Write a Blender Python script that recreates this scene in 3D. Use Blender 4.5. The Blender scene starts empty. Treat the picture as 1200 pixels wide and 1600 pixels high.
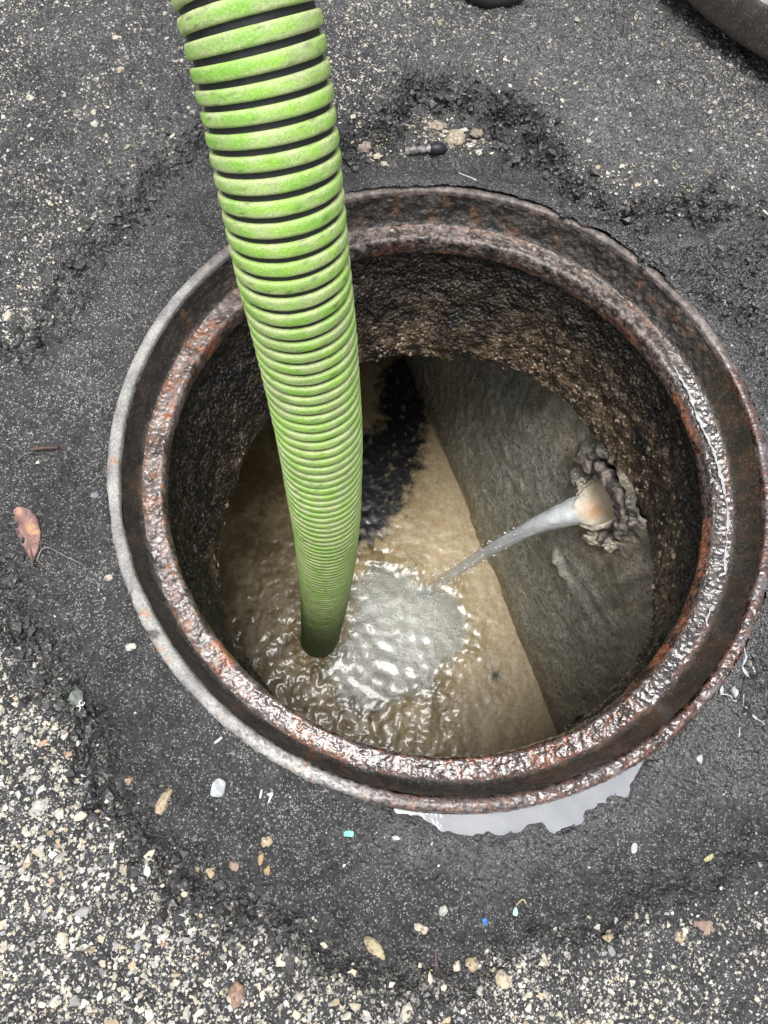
import bpy, bmesh, math, random
import numpy as np
from mathutils import Matrix, Vector
scn = bpy.context.scene
COL = scn.collection
rng = np.random.default_rng(7)

# ------------------------------------------------------------------ camera
# The photograph is 1200x1600; F is its focal length in those pixels.
F = 1110.0
TILT, ROLL = 0.3314, 0.2381
CAM = np.array([-0.0527, -0.3096, 0.6633])
_rx = np.array([[1, 0, 0], [0, math.cos(TILT), -math.sin(TILT)], [0, math.sin(TILT), math.cos(TILT)]])
_rz = np.array([[math.cos(ROLL), -math.sin(ROLL), 0], [math.sin(ROLL), math.cos(ROLL), 0], [0, 0, 1]])
ROT = _rx @ _rz
cd = bpy.data.cameras.new('camera')
cam = bpy.data.objects.new('camera', cd)
COL.objects.link(cam)
mw = Matrix([[*ROT[i], CAM[i]] for i in range(3)] + [[0, 0, 0, 1]])
cam.matrix_world = mw
cd.sensor_fit = 'VERTICAL'
cd.sensor_height = 36.0
cd.lens = 36.0 * F / 1600.0
cd.clip_start = 0.01
cd.clip_end = 1000.0
scn.camera = cam

# ------------------------------------------------------------------ light
SUN_EL, SUN_AZ = math.radians(81), math.radians(202)      # azimuth clockwise from +Y
world = bpy.data.worlds.new('World')
scn.world = world
world.use_nodes = True
wn = world.node_tree.nodes
wl = world.node_tree.links
bg = wn['Background']
sky = wn.new('ShaderNodeTexSky')
sky.sky_type = 'NISHITA'
sky.sun_disc = False
sky.sun_elevation = SUN_EL
sky.sun_rotation = SUN_AZ
sky.air_density = 1.0
sky.dust_density = 5.0
sky.ozone_density = 1.0
hs = wn.new('ShaderNodeHueSaturation')
hs.inputs['Saturation'].default_value = 0.35
wl.new(sky.outputs[0], hs.inputs['Color'])
wl.new(hs.outputs[0], bg.inputs['Color'])
bg.inputs['Strength'].default_value = 0.095
ld = bpy.data.lights.new('sun', 'SUN')
ld.energy = 1.5
ld.angle = math.radians(26)
ld.color = (1.0, 0.985, 0.96)
sun = bpy.data.objects.new('sun', ld)
COL.objects.link(sun)
sd = Vector((math.sin(SUN_AZ) * math.cos(SUN_EL), math.cos(SUN_AZ) * math.cos(SUN_EL), math.sin(SUN_EL)))
sun.rotation_euler = sd.to_track_quat('Z', 'Y').to_euler()
sun.location = (2, 0, 6)
scn.view_settings.view_transform = 'Standard'
scn.view_settings.look = 'None'
scn.view_settings.gamma = 1.0
scn.view_settings.exposure = 1.1
scn.cycles.max_bounces = 8
scn.cycles.diffuse_bounces = 5
scn.cycles.glossy_bounces = 4
scn.cycles.caustics_reflective = False
scn.cycles.caustics_refractive = False

# ------------------------------------------------------------------ helpers
def at(x, y, z=0.0):
    """the point at height z that the photograph shows at pixel x, y"""
    d = ROT @ np.array([(x - 600) / F, -(y - 800) / F, -1.0])
    return CAM + d * ((z - CAM[2]) / d[2])

def ats(pts, z=0.0):
    return np.array([at(x, y, z) for x, y in pts])

def sstep(a, b, x):
    t = np.clip((x - a) / (b - a), 0, 1)
    return t * t * (3 - 2 * t)

_perm = np.random.default_rng(3).permutation(256)
_perm = np.concatenate([_perm, _perm, _perm])
_g3 = np.random.default_rng(4).normal(size=(256, 3))
_g3 /= np.linalg.norm(_g3, axis=1)[:, None]

def pn(P, freq, seed=0):
    """gradient noise in about -1..1 at points P (N, 2 or 3)"""
    P = np.asarray(P) * freq + seed * 17.13
    i = np.floor(P).astype(np.int64)
    f = P - i
    w = f * f * f * (f * (f * 6 - 15) + 10)
    nd = P.shape[1]
    out = np.zeros(len(P))
    for c in range(2 ** nd):
        o = np.array([(c >> k) & 1 for k in range(nd)])
        h = np.zeros(len(P), np.int64)
        ww = np.ones(len(P))
        dot = np.zeros(len(P))
        for k in range(nd):
            h = _perm[(h + i[:, k] + o[k]) & 255]
            ww = ww * (w[:, k] if o[k] else 1 - w[:, k])
        g = _g3[h]
        for k in range(nd):
            dot += g[:, k] * (f[:, k] - o[k])
        out += ww * dot
    return out * 1.6

def fbm(P, freq, octv=3, seed=0, gain=0.5):
    s = np.zeros(len(P))
    a = 1.0
    for k in range(octv):
        s += a * pn(P, freq * 2.03 ** k, seed + k)
        a *= gain
    return s

def polysd(P, poly):
    """signed distance to a closed polygon (negative inside)"""
    P = P[:, :2]
    poly = np.asarray(poly)[:, :2]
    d = np.full(len(P), 1e9)
    ins = np.zeros(len(P), bool)
    n = len(poly)
    for k in range(n):
        a, b = poly[k], poly[(k + 1) % n]
        e = b - a
        v = P - a
        t = np.clip((v @ e) / max(e @ e, 1e-12), 0, 1)
        q = v - t[:, None] * e
        d = np.minimum(d, (q * q).sum(1))
        c1 = (a[1] > P[:, 1]) != (b[1] > P[:, 1])
        xx = a[0] + (P[:, 1] - a[1]) / (b[1] - a[1] if abs(b[1] - a[1]) > 1e-12 else 1e-12) * e[0]
        ins ^= c1 & (P[:, 0] < xx)
    d = np.sqrt(d)
    return np.where(ins, -d, d)

def linesd(P, line):
    P = P[:, :2]
    line = np.asarray(line)[:, :2]
    d = np.full(len(P), 1e9)
    for k in range(len(line) - 1):
        a, b = line[k], line[k + 1]
        e = b - a
        v = P - a
        t = np.clip((v @ e) / (e @ e), 0, 1)
        q = v - t[:, None] * e
        d = np.minimum(d, (q * q).sum(1))
    return np.sqrt(d)

def mix(a, b, t):
    t = np.asarray(t)
    if t.ndim == 1 and np.ndim(a) == 2 or t.ndim == 1 and np.ndim(b) in (1, 2):
        t = t[:, None]
    return np.asarray(a) * (1 - t) + np.asarray(b) * t

def link(o, parent=None):
    COL.objects.link(o)
    if parent is not None:
        o.parent = parent
        o.matrix_parent_inverse = Matrix.Translation(-Vector(parent.location))
    return o

def meshobj(name, V, faces, mat, parent=None, attrs=None, smooth=True):
    """ONE mesh object; faces is an (n,3) or (n,4) array, or a list of such; attrs are point attributes"""
    V = np.asarray(V, float)
    if not isinstance(faces, list):
        faces = [faces]
    faces = [np.asarray(f, np.int32) for f in faces if len(f)]
    me = bpy.data.meshes.new(name)
    me.vertices.add(len(V))
    me.vertices.foreach_set('co', V.astype(np.float32).ravel())
    loops = np.concatenate([f.ravel() for f in faces])
    tot = np.concatenate([np.full(len(f), f.shape[1], np.int32) for f in faces])
    st = np.concatenate([[0], np.cumsum(tot)[:-1]]).astype(np.int32)
    me.loops.add(len(loops))
    me.loops.foreach_set('vertex_index', loops)
    me.polygons.add(len(tot))
    me.polygons.foreach_set('loop_start', st)
    me.polygons.foreach_set('loop_total', tot)
    me.polygons.foreach_set('use_smooth', np.full(len(tot), smooth))
    for k, a in (attrs or {}).items():
        a = np.asarray(a, np.float32)
        if a.ndim == 2:
            at_ = me.attributes.new(k, 'FLOAT_COLOR', 'POINT')
            at_.data.foreach_set('color', np.c_[np.clip(a, 0, 1), np.ones(len(a))].astype(np.float32).ravel())
        else:
            at_ = me.attributes.new(k, 'FLOAT', 'POINT')
            at_.data.foreach_set('value', a)
    me.update(calc_edges=True)
    me.validate()
    if mat:
        me.materials.append(mat)
    return link(bpy.data.objects.new(name, me), parent)

def empty(name, loc):
    o = bpy.data.objects.new(name, None)
    o.location = loc
    o.empty_display_size = 0.05
    return link(o)

def tag(o, label=None, cat=None, group=None, kind=None):
    for k, v in (('label', label), ('category', cat), ('group', group), ('kind', kind)):
        if v:
            o[k] = v
    return o

def gridfaces(nu, nv, closeu=False):
    u = np.arange(nu if closeu else nu - 1)
    v = np.arange(nv - 1)
    U, W = np.meshgrid(u, v, indexing='ij')
    U = U.ravel()
    W = W.ravel()
    U2 = (U + 1) % nu
    return np.stack([U * nv + W, U2 * nv + W, U2 * nv + W + 1, U * nv + W + 1], 1)

def catmull(pts, step):
    pts = np.asarray(pts, float)
    P = np.vstack([2 * pts[0] - pts[1], pts, 2 * pts[-1] - pts[-2]])
    out = []
    for k in range(1, len(P) - 2):
        a, b, c, d = P[k - 1:k + 3]
        t = np.linspace(0, 1, 40, endpoint=False)[:, None]
        out.append(0.5 * (2 * b + (c - a) * t + (2 * a - 5 * b + 4 * c - d) * t ** 2 + (3 * b - a - 3 * c + d) * t ** 3))
    out.append(P[-2][None])
    Q = np.vstack(out)
    s = np.r_[0, np.cumsum(np.linalg.norm(np.diff(Q, axis=0), axis=1))]
    n = max(2, int(round(s[-1] / step)) + 1)
    ss = np.linspace(0, s[-1], n)
    return np.stack([np.interp(ss, s, Q[:, k]) for k in range(Q.shape[1])], 1), ss

def frames(Q, up=(1, 0, 0)):
    T = np.gradient(Q, axis=0)
    T /= np.linalg.norm(T, axis=1)[:, None]
    n = np.array(up, float)
    N = []
    for t in T:
        n = n - t * (n @ t)
        n /= np.linalg.norm(n)
        N.append(n.copy())
    N = np.array(N)
    return T, N, np.cross(T, N)

def tubemesh(Q, rad, seg=12, cap=True, up=(0, 0, 1), flat=1.0):
    """vertices and faces of a tube along Q with radius per point; flat squashes it along the frame's second axis"""
    Q = np.asarray(Q, float)
    rad = np.broadcast_to(rad, (len(Q),)) if np.ndim(rad) < 2 else rad
    T, N, B = frames(Q, up)
    a = np.linspace(0, 2 * math.pi, seg, endpoint=False)
    V = Q[:, None, :] + rad[:, None, None] * (flat * np.cos(a)[None, :, None] * N[:, None, :] + np.sin(a)[None, :, None] * B[:, None, :])
    n = len(Q)
    V = V.reshape(-1, 3)
    f = gridfaces(n, seg)
    k = np.arange(n - 1)
    f = np.concatenate([f, np.stack([k * seg + seg - 1, (k + 1) * seg + seg - 1, (k + 1) * seg, k * seg], 1)])
    fs = [f]
    if cap:
        V = np.vstack([V, Q[0], Q[-1]])
        c0, c1 = len(V) - 2, len(V) - 1
        j = np.arange(seg)
        j2 = (j + 1) % seg
        fs.append(np.concatenate([np.stack([np.full(seg, c0), j2, j], 1), np.stack([np.full(seg, c1), (n - 1) * seg + j, (n - 1) * seg + j2], 1)]))
    return V, fs

_ico = {}
def ico(sub):
    if sub not in _ico:
        bm = bmesh.new()
        bmesh.ops.create_icosphere(bm, subdivisions=sub, radius=1.0)
        bm.verts.ensure_lookup_table()
        _ico[sub] = (np.array([v.co[:] for v in bm.verts]), np.array([[v.index for v in f.verts] for f in bm.faces]))
        bm.free()
    return _ico[sub]

# ------------------------------------------------------------------ materials
class Mat:
    def __init__(self, name):
        self.m = bpy.data.materials.new(name)
        self.m.use_nodes = True
        self.n = self.m.node_tree.nodes
        self.l = self.m.node_tree.links
        self.b = self.n['Principled BSDF']
        tc = self.n.new('ShaderNodeTexCoord')
        self.co = tc.outputs['Object']
    def set(self, **k):
        for a, v in k.items():
            s = self.b.inputs[a.replace('_', ' ')]
            if hasattr(v, 'links'):
                self.l.new(v, s)
            else:
                s.default_value = v
        return self
    def attr(self, name, fac=False):
        a = self.n.new('ShaderNodeAttribute')
        a.attribute_name = name
        return a.outputs['Fac'] if fac else a.outputs['Color']
    def noise(self, scale, detail=4, rough=0.6, dist=0.0, co=None):
        t = self.n.new('ShaderNodeTexNoise')
        t.inputs['Scale'].default_value = scale
        t.inputs['Detail'].default_value = detail
        t.inputs['Roughness'].default_value = rough
        t.inputs['Distortion'].default_value = dist
        self.l.new(co or self.co, t.inputs['Vector'])
        return t.outputs['Fac']
    def voro(self, scale, out='Distance', feature='F1', rand=1.0, co=None):
        t = self.n.new('ShaderNodeTexVoronoi')
        t.feature = feature
        t.inputs['Scale'].default_value = scale
        t.inputs['Randomness'].default_value = rand
        self.l.new(co or self.co, t.inputs['Vector'])
        return t.outputs[out]
    def ramp(self, fac, stops, interp='LINEAR'):
        r = self.n.new('ShaderNodeValToRGB')
        r.color_ramp.interpolation = interp
        e = r.color_ramp.elements
        while len(e) < len(stops):
            e.new(0.5)
        for k, (p, c) in enumerate(stops):
            e[k].position = p
            e[k].color = (*c, 1) if np.ndim(c) else (c, c, c, 1)
        self.l.new(fac, r.inputs['Fac'])
        return r.outputs['Color']
    def math(self, op, a, b=0.0, clamp=False):
        t = self.n.new('ShaderNodeMath')
        t.operation = op
        t.use_clamp = clamp
        for k, v in enumerate((a, b)):
            if hasattr(v, 'links'):
                self.l.new(v, t.inputs[k])
            else:
                t.inputs[k].default_value = v
        return t.outputs[0]
    def mix(self, fac, a, b, mode='MIX'):
        t = self.n.new('ShaderNodeMix')
        t.data_type = 'RGBA'
        t.blend_type = mode
        for k, v in ((0, fac), (6, a), (7, b)):
            if hasattr(v, 'links'):
                self.l.new(v, t.inputs[k])
            else:
                t.inputs[k].default_value = v if k == 0 else (*v, 1) if np.ndim(v) else (v, v, v, 1)
        return t.outputs[2]
    def bump(self, h, strength=0.5, dist=0.001, prev=None):
        t = self.n.new('ShaderNodeBump')
        t.inputs['Strength'].default_value = strength
        t.inputs['Distance'].default_value = dist
        self.l.new(h, t.inputs['Height'])
        if prev is not None:
            self.l.new(prev, t.inputs['Normal'])
        return t.outputs[0]
    def sep(self, c):
        t = self.n.new('ShaderNodeSeparateColor')
        self.l.new(c, t.inputs[0])
        return t.outputs

def mat_ground():
    m = Mat('asphalt')
    sden = m.attr('sden', True)
    coarse, wet, tone = m.attr('coarse', True), m.attr('wet', True), m.attr('tone', True)
    base = m.ramp(m.noise(60, 5), [(0.3, (0.026, 0.026, 0.0275)), (0.7, (0.066, 0.066, 0.069))])
    base = m.mix(1.0, base, m.attr('tint'), 'MULTIPLY')
    # fine mineral grains of the mix, each with its own grey
    cell = m.sep(m.voro(620, 'Color'))
    grain = m.ramp(cell[0], [(0.0, (0.010, 0.010, 0.011)), (0.45, (0.034, 0.034, 0.036)), (0.75, (0.06, 0.06, 0.061)),
                             (0.93, (0.11, 0.109, 0.106)), (0.97, (0.30, 0.29, 0.26)), (1.0, (0.5, 0.48, 0.43))])
    c = m.mix(0.40, base, grain)
    cell2 = m.sep(m.voro(1150, 'Color'))
    c = m.mix(m.math('MULTIPLY', m.math('GREATER_THAN', m.math('ADD', cell2[1], m.math('MULTIPLY', m.math('SUBTRACT', m.noise(45, 4, 0.7), 0.5), 0.35)), 0.945), 0.8), c, (0.36, 0.35, 0.32))
    # pale aggregate of the worn coarse surface
    wv = m.n.new('ShaderNodeVectorMath')
    wv.operation = 'MULTIPLY_ADD'
    nt = m.n.new('ShaderNodeTexNoise')
    nt.inputs['Scale'].default_value = 420
    nt.inputs['Detail'].default_value = 3
    m.l.new(m.co, nt.inputs['Vector'])
    m.l.new(nt.outputs['Color'], wv.inputs[0])
    wv.inputs[1].default_value = (0.0034, 0.0034, 0.0034)
    m.l.new(m.co, wv.inputs[2])
    wco = wv.outputs[0]
    vd = m.voro(250, co=wco)
    dens = m.noise(55, 3)
    for scl, thr in ((180, 0.80), (290, 0.68), (480, 0.74)):
        vdd = m.voro(scl, co=wco)
        vcell = m.sep(m.voro(scl, 'Color', co=wco))
        pick = m.math('GREATER_THAN', m.math('ADD', m.math('ADD', vcell[2], m.math('MULTIPLY', m.math('SUBTRACT', dens, 0.5), 0.9)), m.math('MULTIPLY', m.math('SUBTRACT', sden, 1.0), 0.42)), thr)
        stone = m.math('MULTIPLY', m.math('LESS_THAN', vdd, 0.42), pick)
        sc = m.ramp(vcell[0], [(0.0, (0.50, 0.44, 0.33)), (0.35, (0.66, 0.61, 0.50)), (0.55, (0.34, 0.33, 0.31)), (0.75, (0.58, 0.55, 0.49)), (1.0, (0.72, 0.70, 0.64))])
        sc = m.mix(1.0, sc, m.ramp(m.noise(800, 3), [(0.3, 0.6), (0.7, 1.15)]), 'MULTIPLY')
        c = m.mix(m.math('MULTIPLY', m.math('MULTIPLY', stone, coarse), 0.85), c, sc)
    c = m.mix(m.math('MULTIPLY', wet, 0.5), c, m.mix(1.0, c, (0.42, 0.41, 0.40), 'MULTIPLY'))
    c = m.mix(1.0, c, m.ramp(tone, [(0.0, 0.25), (0.5, 1.0), (1.0, 1.7)]), 'MULTIPLY')
    r = m.math('SUBTRACT', 0.82, m.math('MULTIPLY', wet, 0.64))
    r = m.math('ADD', r, m.math('MULTIPLY', m.math('SUBTRACT', m.noise(300, 3), 0.5), 0.55), True)
    b = m.bump(m.voro(190, 'Distance', 'SMOOTH_F1'), 0.6, 0.004)
    b = m.bump(m.voro(330, 'Distance', 'SMOOTH_F1'), 0.9, 0.0035, b)
    b = m.bump(m.noise(130, 4, 0.7), 0.8, 0.006, b)
    b = m.bump(m.noise(900, 4, 0.7), 0.8, 0.0009, b)
    b = m.bump(vd, 0.45, 0.0012, b)
    m.set(Coat_Weight=m.math('MULTIPLY', wet, 0.9), Coat_Roughness=0.08, Coat_Normal=b)
    return m.set(Base_Color=c, Roughness=r, Normal=b, Specular_IOR_Level=m.math('ADD', 0.35, m.math('MULTIPLY', wet, 0.5))).m

def mat_vc(name, rough=0.6, rattr=None, bumps=(), vary=0.25, vscale=400, spec=0.5, speck=None, coat=0.0, metallic=0.0, wetcoat=False):
    """colour from the mesh's own 'col' attribute with fine variation on top"""
    m = Mat(name)
    c = m.attr('col')
    c = m.mix(1.0, c, m.ramp(m.noise(vscale, 5, 0.65), [(0.25, 1 - vary), (0.75, 1 + vary)]), 'MULTIPLY')
    if speck:
        for sc, thr, col, amt in speck:
            cell = m.sep(m.voro(sc, 'Color'))
            c = m.mix(m.math('MULTIPLY', m.math('GREATER_THAN', cell[0], thr), amt), c, col)
    r = m.attr(rattr, True) if rattr else rough
    n = None
    for kind, sc, st, di in bumps:
        h = m.noise(sc, 5, 0.65) if kind == 'n' else m.voro(sc, 'Distance', 'SMOOTH_F1')
        n = m.bump(h, st, di, n)
    m.set(Base_Color=c, Roughness=r, Specular_IOR_Level=spec, Metallic=metallic)
    if coat:
        m.set(Coat_Weight=coat, Coat_Roughness=0.06)
    if wetcoat:
        m.set(Coat_Weight=m.math('MULTIPLY', m.math('SUBTRACT', 0.46, r), 3.6, True), Coat_Roughness=0.05)
        if n is not None:
            m.set(Coat_Normal=n)
    if n is not None:
        m.set(Normal=n)
    return m.m

# ------------------------------------------------------------------ ground
WATER_Z = -1.0
NECK_Z = -0.24
RIN, ROUT = 0.331, 0.345

def ang(x, y, z=0.0):
    p = at(x, y, z)
    return math.atan2(p[1], p[0])

def adist(th, c):
    return np.abs((th - c + math.pi) % (2 * math.pi) - math.pi)

def arcmask(th, a, b, soft=0.08):
    """1 between angle a and b going counter-clockwise"""
    w = (b - a) % (2 * math.pi)
    d = (th - a) % (2 * math.pi)
    d = np.where(d > math.pi + w / 2, d - 2 * math.pi, d)
    return sstep(-soft, soft, d) * (1 - sstep(w - soft, w + soft, d))

# fine dark patch round the frame; outside it the old coarse surface
PATCH = ats([(-200, 470), (20, 560), (70, 520), (150, 400), (240, 300), (310, 215), (420, 190), (530, 240), (600, 205), (650, 150), (700, 165), (770, 172),
             (835, 205), (870, 260), (905, 300), (965, 335), (1080, 330), (1200, 345), (1500, 380), (1500, 1260), (1200, 1300),
             (1110, 1360), (1010, 1410), (880, 1470), (740, 1500), (640, 1540), (540, 1500), (440, 1455), (350, 1400), (290, 1380), (230, 1330), (170, 1240),
             (140, 1150), (90, 1080), (50, 1010), (20, 930), (-40, 860), (-300, 820)])
xs = np.arange(-0.78, 0.52, 0.0015)
ys = np.arange(-0.68, 0.98, 0.0015)
far = 0.004 * 1.22 ** np.arange(1, 58)
xs = np.concatenate([xs[0] - np.cumsum(far)[::-1], xs, xs[-1] + np.cumsum(far)])
ys = np.concatenate([ys[0] - np.cumsum(far)[::-1], ys, ys[-1] + np.cumsum(far)])
GX, GY = np.meshgrid(xs, ys, indexing='ij')
G = np.c_[GX.ravel(), GY.ravel()]

PUD_A, PUD_B = ang(585, 1262), ang(1030, 1188)
FLATP = ats([(1050, 1165), (1095, 1105), (1130, 1075), (1150, 1090), (1170, 1125), (1165, 1160), (1120, 1195), (1080, 1200)])
WETP = ats([(800, 330), (960, 345), (1200, 350), (1500, 380), (1500, 1250), (1180, 1230), (1020, 1260), (940, 1330), (780, 1400), (600, 1330), (560, 1290), (600, 1180), (900, 900), (1000, 560)])
WETR = ats([(940, 380), (1200, 380), (1500, 380), (1500, 1160), (1200, 1150), (1120, 1060), (1190, 900), (1180, 700), (1080, 500)])
SHEEN = ats([(760, 30), (900, -60), (1100, 60), (1250, 180), (1300, 320), (1080, 320), (980, 320), (900, 280), (830, 190), (700, 120)])
CRACKS = [ats([(530, 245), (600, 215), (648, 150), (690, 168), (770, 175), (830, 205), (872, 268), (905, 305)]),
          ats([(770, 200), (800, 240), (860, 262), (930, 320), (965, 336), (1085, 330), (1200, 348)]),
          ats([(880, 330), (960, 350), (1010, 400), (1060, 430), (1120, 470), (1200, 500)]),
          ats([(1110, 300), (1085, 340), (1060, 330)])]

def ground_height(P):
    """height and the painted masks of the ground at points P (N,2)"""
    P = np.asarray(P)
    r = np.hypot(P[:, 0], P[:, 1])
    th = np.arctan2(P[:, 1], P[:, 0])
    near = np.exp(-np.maximum(r - 1.1, 0) ** 2 * 2)
    warp = 0.016 * pn(P, 14, 1) + 0.010 * pn(P, 41, 2) + 0.006 * pn(P, 100, 3) + 0.003 * pn(P, 220, 27)
    sd = polysd(P, PATCH) + warp
    sd = np.where(r > 1.6, 1.0, sd)
    coarse = sstep(-0.020, 0.026, sd)
    edge = np.exp(-(sd / 0.022) ** 2)
    h = 0.019 * sstep(-0.016, 0.014, sd) + 0.006 * sstep(0.02, 0.12, sd) + 0.010 * sstep(0.36, 0.5, r) - 0.008
    h += near * (0.0070 * pn(P, 9, 5) + 0.0040 * pn(P, 24, 6))
    rough = 1.1 + 1.5 * edge + 0.5 * coarse
    wetr0 = 1 - sstep(-0.03, 0.02, polysd(P, WETR) + 1.6 * warp)
    rough += 2.3 * wetr0 * (1 - coarse)
    top = arcmask(th, ang(1150, 480), ang(520, 250), 0.35)
    rough *= 1 + 0.9 * top * (1 - coarse)
    h += near * rough * (0.0024 * pn(P, 60, 7) + 0.0013 * np.abs(pn(P, 110, 8)) + 0.0008 * pn(P, 230, 9) + 0.00045 * pn(P, 420, 10))
    ck = np.zeros(len(P))
    for c in CRACKS:
        d = linesd(P, c) + 0.45 * warp + 0.004 * pn(P, 95, 28)
        ck = np.maximum(ck, np.exp(-(d / 0.0075) ** 2) * (0.45 + 0.55 * sstep(-0.3, 0.4, pn(P, 35, 11))))
    h -= ck * (0.013 + 0.009 * pn(P, 90, 12) + 0.006 * pn(P, 200, 29))
    h += near * np.maximum(ck, edge * (1 - coarse) * 0.7) * (0.25 + top) * (0.0045 * pn(P, 65, 37) + 0.0035 * pn(P, 140, 38) + 0.0018 * pn(P, 300, 39))
    # against the frame
    arcp = arcmask(th, PUD_A, PUD_B, 0.05)
    k = 1 - sstep(0.345, 0.375, r)
    lvl = np.where(top > 0.5, 0.003, -0.004)
    cov = arcmask(th, ang(1060, 470), ang(530, 300), 0.15)
    lvl = -0.0045 + 0.0090 * cov
    wetr = arcmask(th, ang(1040, 1160), ang(1130, 540), 0.1)
    lvl = lvl + 0.002 * wetr + 0.003 * wetr * pn(P, 50, 13)
    fine = near * (0.0014 * pn(P, 70, 14) + 0.0009 * pn(P, 190, 15) + 0.0005 * pn(P, 420, 10))
    h = h * (1 - k) + (lvl + fine) * k
    kp = 1 - sstep(0.0, 0.021, r - 0.347 + 0.007 * pn(P, 30, 16) + 0.004 * pn(P, 75, 17) - 0.003 * np.exp(-((th - ang(800, 1275)) / 0.3) ** 2) + 0.016 * sstep(0.30, 0.0, adist(th, PUD_A)) + 0.010 * sstep(0.2, 0.0, adist(th, PUD_B)))
    h = h - arcp * kp * (0.016 - 0.0075 * sstep(0.15, 0.6, pn(P, 75, 26)) * sstep(0.349, 0.356, r) - 0.0018 * pn(P, 190, 25))
    fl = 1 - sstep(-0.006, 0.006, polysd(P, FLATP) + 0.6 * warp)
    h = h * (1 - fl) + (-0.007 + 0.0005 * pn(P, 90, 18)) * fl
    wet = 1 - sstep(-0.03, 0.02, polysd(P, WETP) + 1.6 * warp + 0.012 * pn(P, 20, 19))
    she = 1 - sstep(-0.05, 0.03, polysd(P, SHEEN) + 1.5 * warp)
    wet = np.clip(np.maximum.reduce([wet, 0.85 * she, 0.5 * sstep(0.02, 0.3, P[:, 1]) * sstep(-0.2, 0.25, pn(P, 6, 24)), fl, arcp * kp, 0.9 * arcp * (1 - sstep(0.372, 0.405, r + 0.5 * warp)), 0.4 * top * (1 - coarse)]), 0, 1)
    wet = np.where(r > 1.6, 0.2, wet)
    return h, coarse, wet, edge, ck, fl, arcp * kp, sd

GH, gco, gwet, gedge, gck, gfl, gpud, gsd = ground_height(G)
gth = np.arctan2(G[:, 1], G[:, 0])
gr = np.hypot(G[:, 0], G[:, 1])
cover = arcmask(gth, ang(1090, 500), ang(530, 300), 0.12)
holer = 0.3418 - 0.0085 * cover * (0.75 + 0.6 * pn(G, 28, 20)) + 0.0012 * pn(G, 80, 21)
side = arcmask(gth, ang(1190, 900), ang(1080, 480), 0.05)
holer -= 0.009 * side * sstep(0.0, 0.35, pn(G, 17, 22))
idx = gridfaces(len(xs), len(ys))
keep = (gr[idx] > holer[idx]).all(1)
gf = idx[keep]
botg = sstep(-0.28, -0.46, G[:, 1] + 0.25 * G[:, 0]) * sstep(2.5, 1.5, gr)
topr = sstep(-0.15, 0.05, G[:, 0]) * sstep(0.25, 0.4, G[:, 1])
sden = np.clip(0.52 + 0.60 * botg - 0.12 * topr + 0.30 * pn(G, 9, 33) + 0.22 * pn(G, 24, 46), 0, 1.2)
crevice = sstep(0.30, 0.48, 0.75 * gck + 0.42 * gedge * (1 - gco) + 0.34 * pn(G, 38, 34) + 0.26 * pn(G, 95, 35) + 0.16 * pn(G, 210, 36) - 0.16) * np.maximum(gck, gedge) ** 0.5  # darkens and wets the cracks and ledge edges in noisy blotches
tone = 0.55 + 0.20 * pn(G, 7, 30) + 0.16 * pn(G, 26, 31) + 0.08 * pn(G, 70, 32) - 0.42 * crevice + 0.16 * gco
leftdust = np.exp(-((G[:, 0] + 0.40) / 0.06) ** 2 - ((G[:, 1] - 0.05) / 0.13) ** 2) * (1 + 0.6 * pn(G, 22, 23))
darkp = np.exp(-(np.hypot(G[:, 0] + 0.30, G[:, 1] - 0.22) / 0.09) ** 2) + np.exp(-(np.hypot(G[:, 0] - 0.02, G[:, 1] - 0.42) / 0.08) ** 2)
tone += 0.34 * leftdust - 0.22 * darkp - 0.10 * gwet * (1 - gco)
tint = mix(np.ones((len(G), 3)), np.array([0.95, 0.82, 0.66]) * 0.8, gfl)
topbrown = np.exp(-((G[:, 0] + 0.08) / 0.13) ** 2 - ((G[:, 1] - 0.68) / 0.06) ** 2)
tint = mix(tint, np.array([0.9, 0.72, 0.62]) * 0.8, 0.8 * topbrown)
gwet = np.maximum(gwet, 0.9 * crevice)
gwet = np.clip(gwet + 0.35 * gwet * pn(G, 28, 47), 0, 1)
ground = meshobj('ground', np.c_[G, GH], gf, mat_ground(), attrs={'coarse': gco, 'wet': gwet, 'tone': np.clip(tone, 0, 1), 'tint': tint, 'sden': sden})
tag(ground, kind='structure')

def c3(*v):
    return np.array(v)

def hz(x, y):
    i = np.clip(np.searchsorted(xs, x), 1, len(xs) - 1)
    j = np.clip(np.searchsorted(ys, y), 1, len(ys) - 1)
    return GH.reshape(GX.shape)[i, j]

def atg(x, y):
    """the point of the uneven ground seen at pixel x, y"""
    z = 0.0
    for _ in range(4):
        p = at(x, y, z)
        z = 0.5 * z + 0.5 * hz(p[0], p[1])
    return p

# ------------------------------------------------------------------ stones bedded in the surface
PAL = np.array([(0.56, 0.50, 0.38), (0.62, 0.57, 0.47), (0.66, 0.64, 0.58), (0.44, 0.35, 0.23), (0.36, 0.36, 0.35), (0.52, 0.48, 0.41), (0.22, 0.22, 0.23), (0.46, 0.31, 0.22)])
PALW = np.array([0.22, 0.24, 0.18, 0.06, 0.11, 0.13, 0.045, 0.015])

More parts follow.
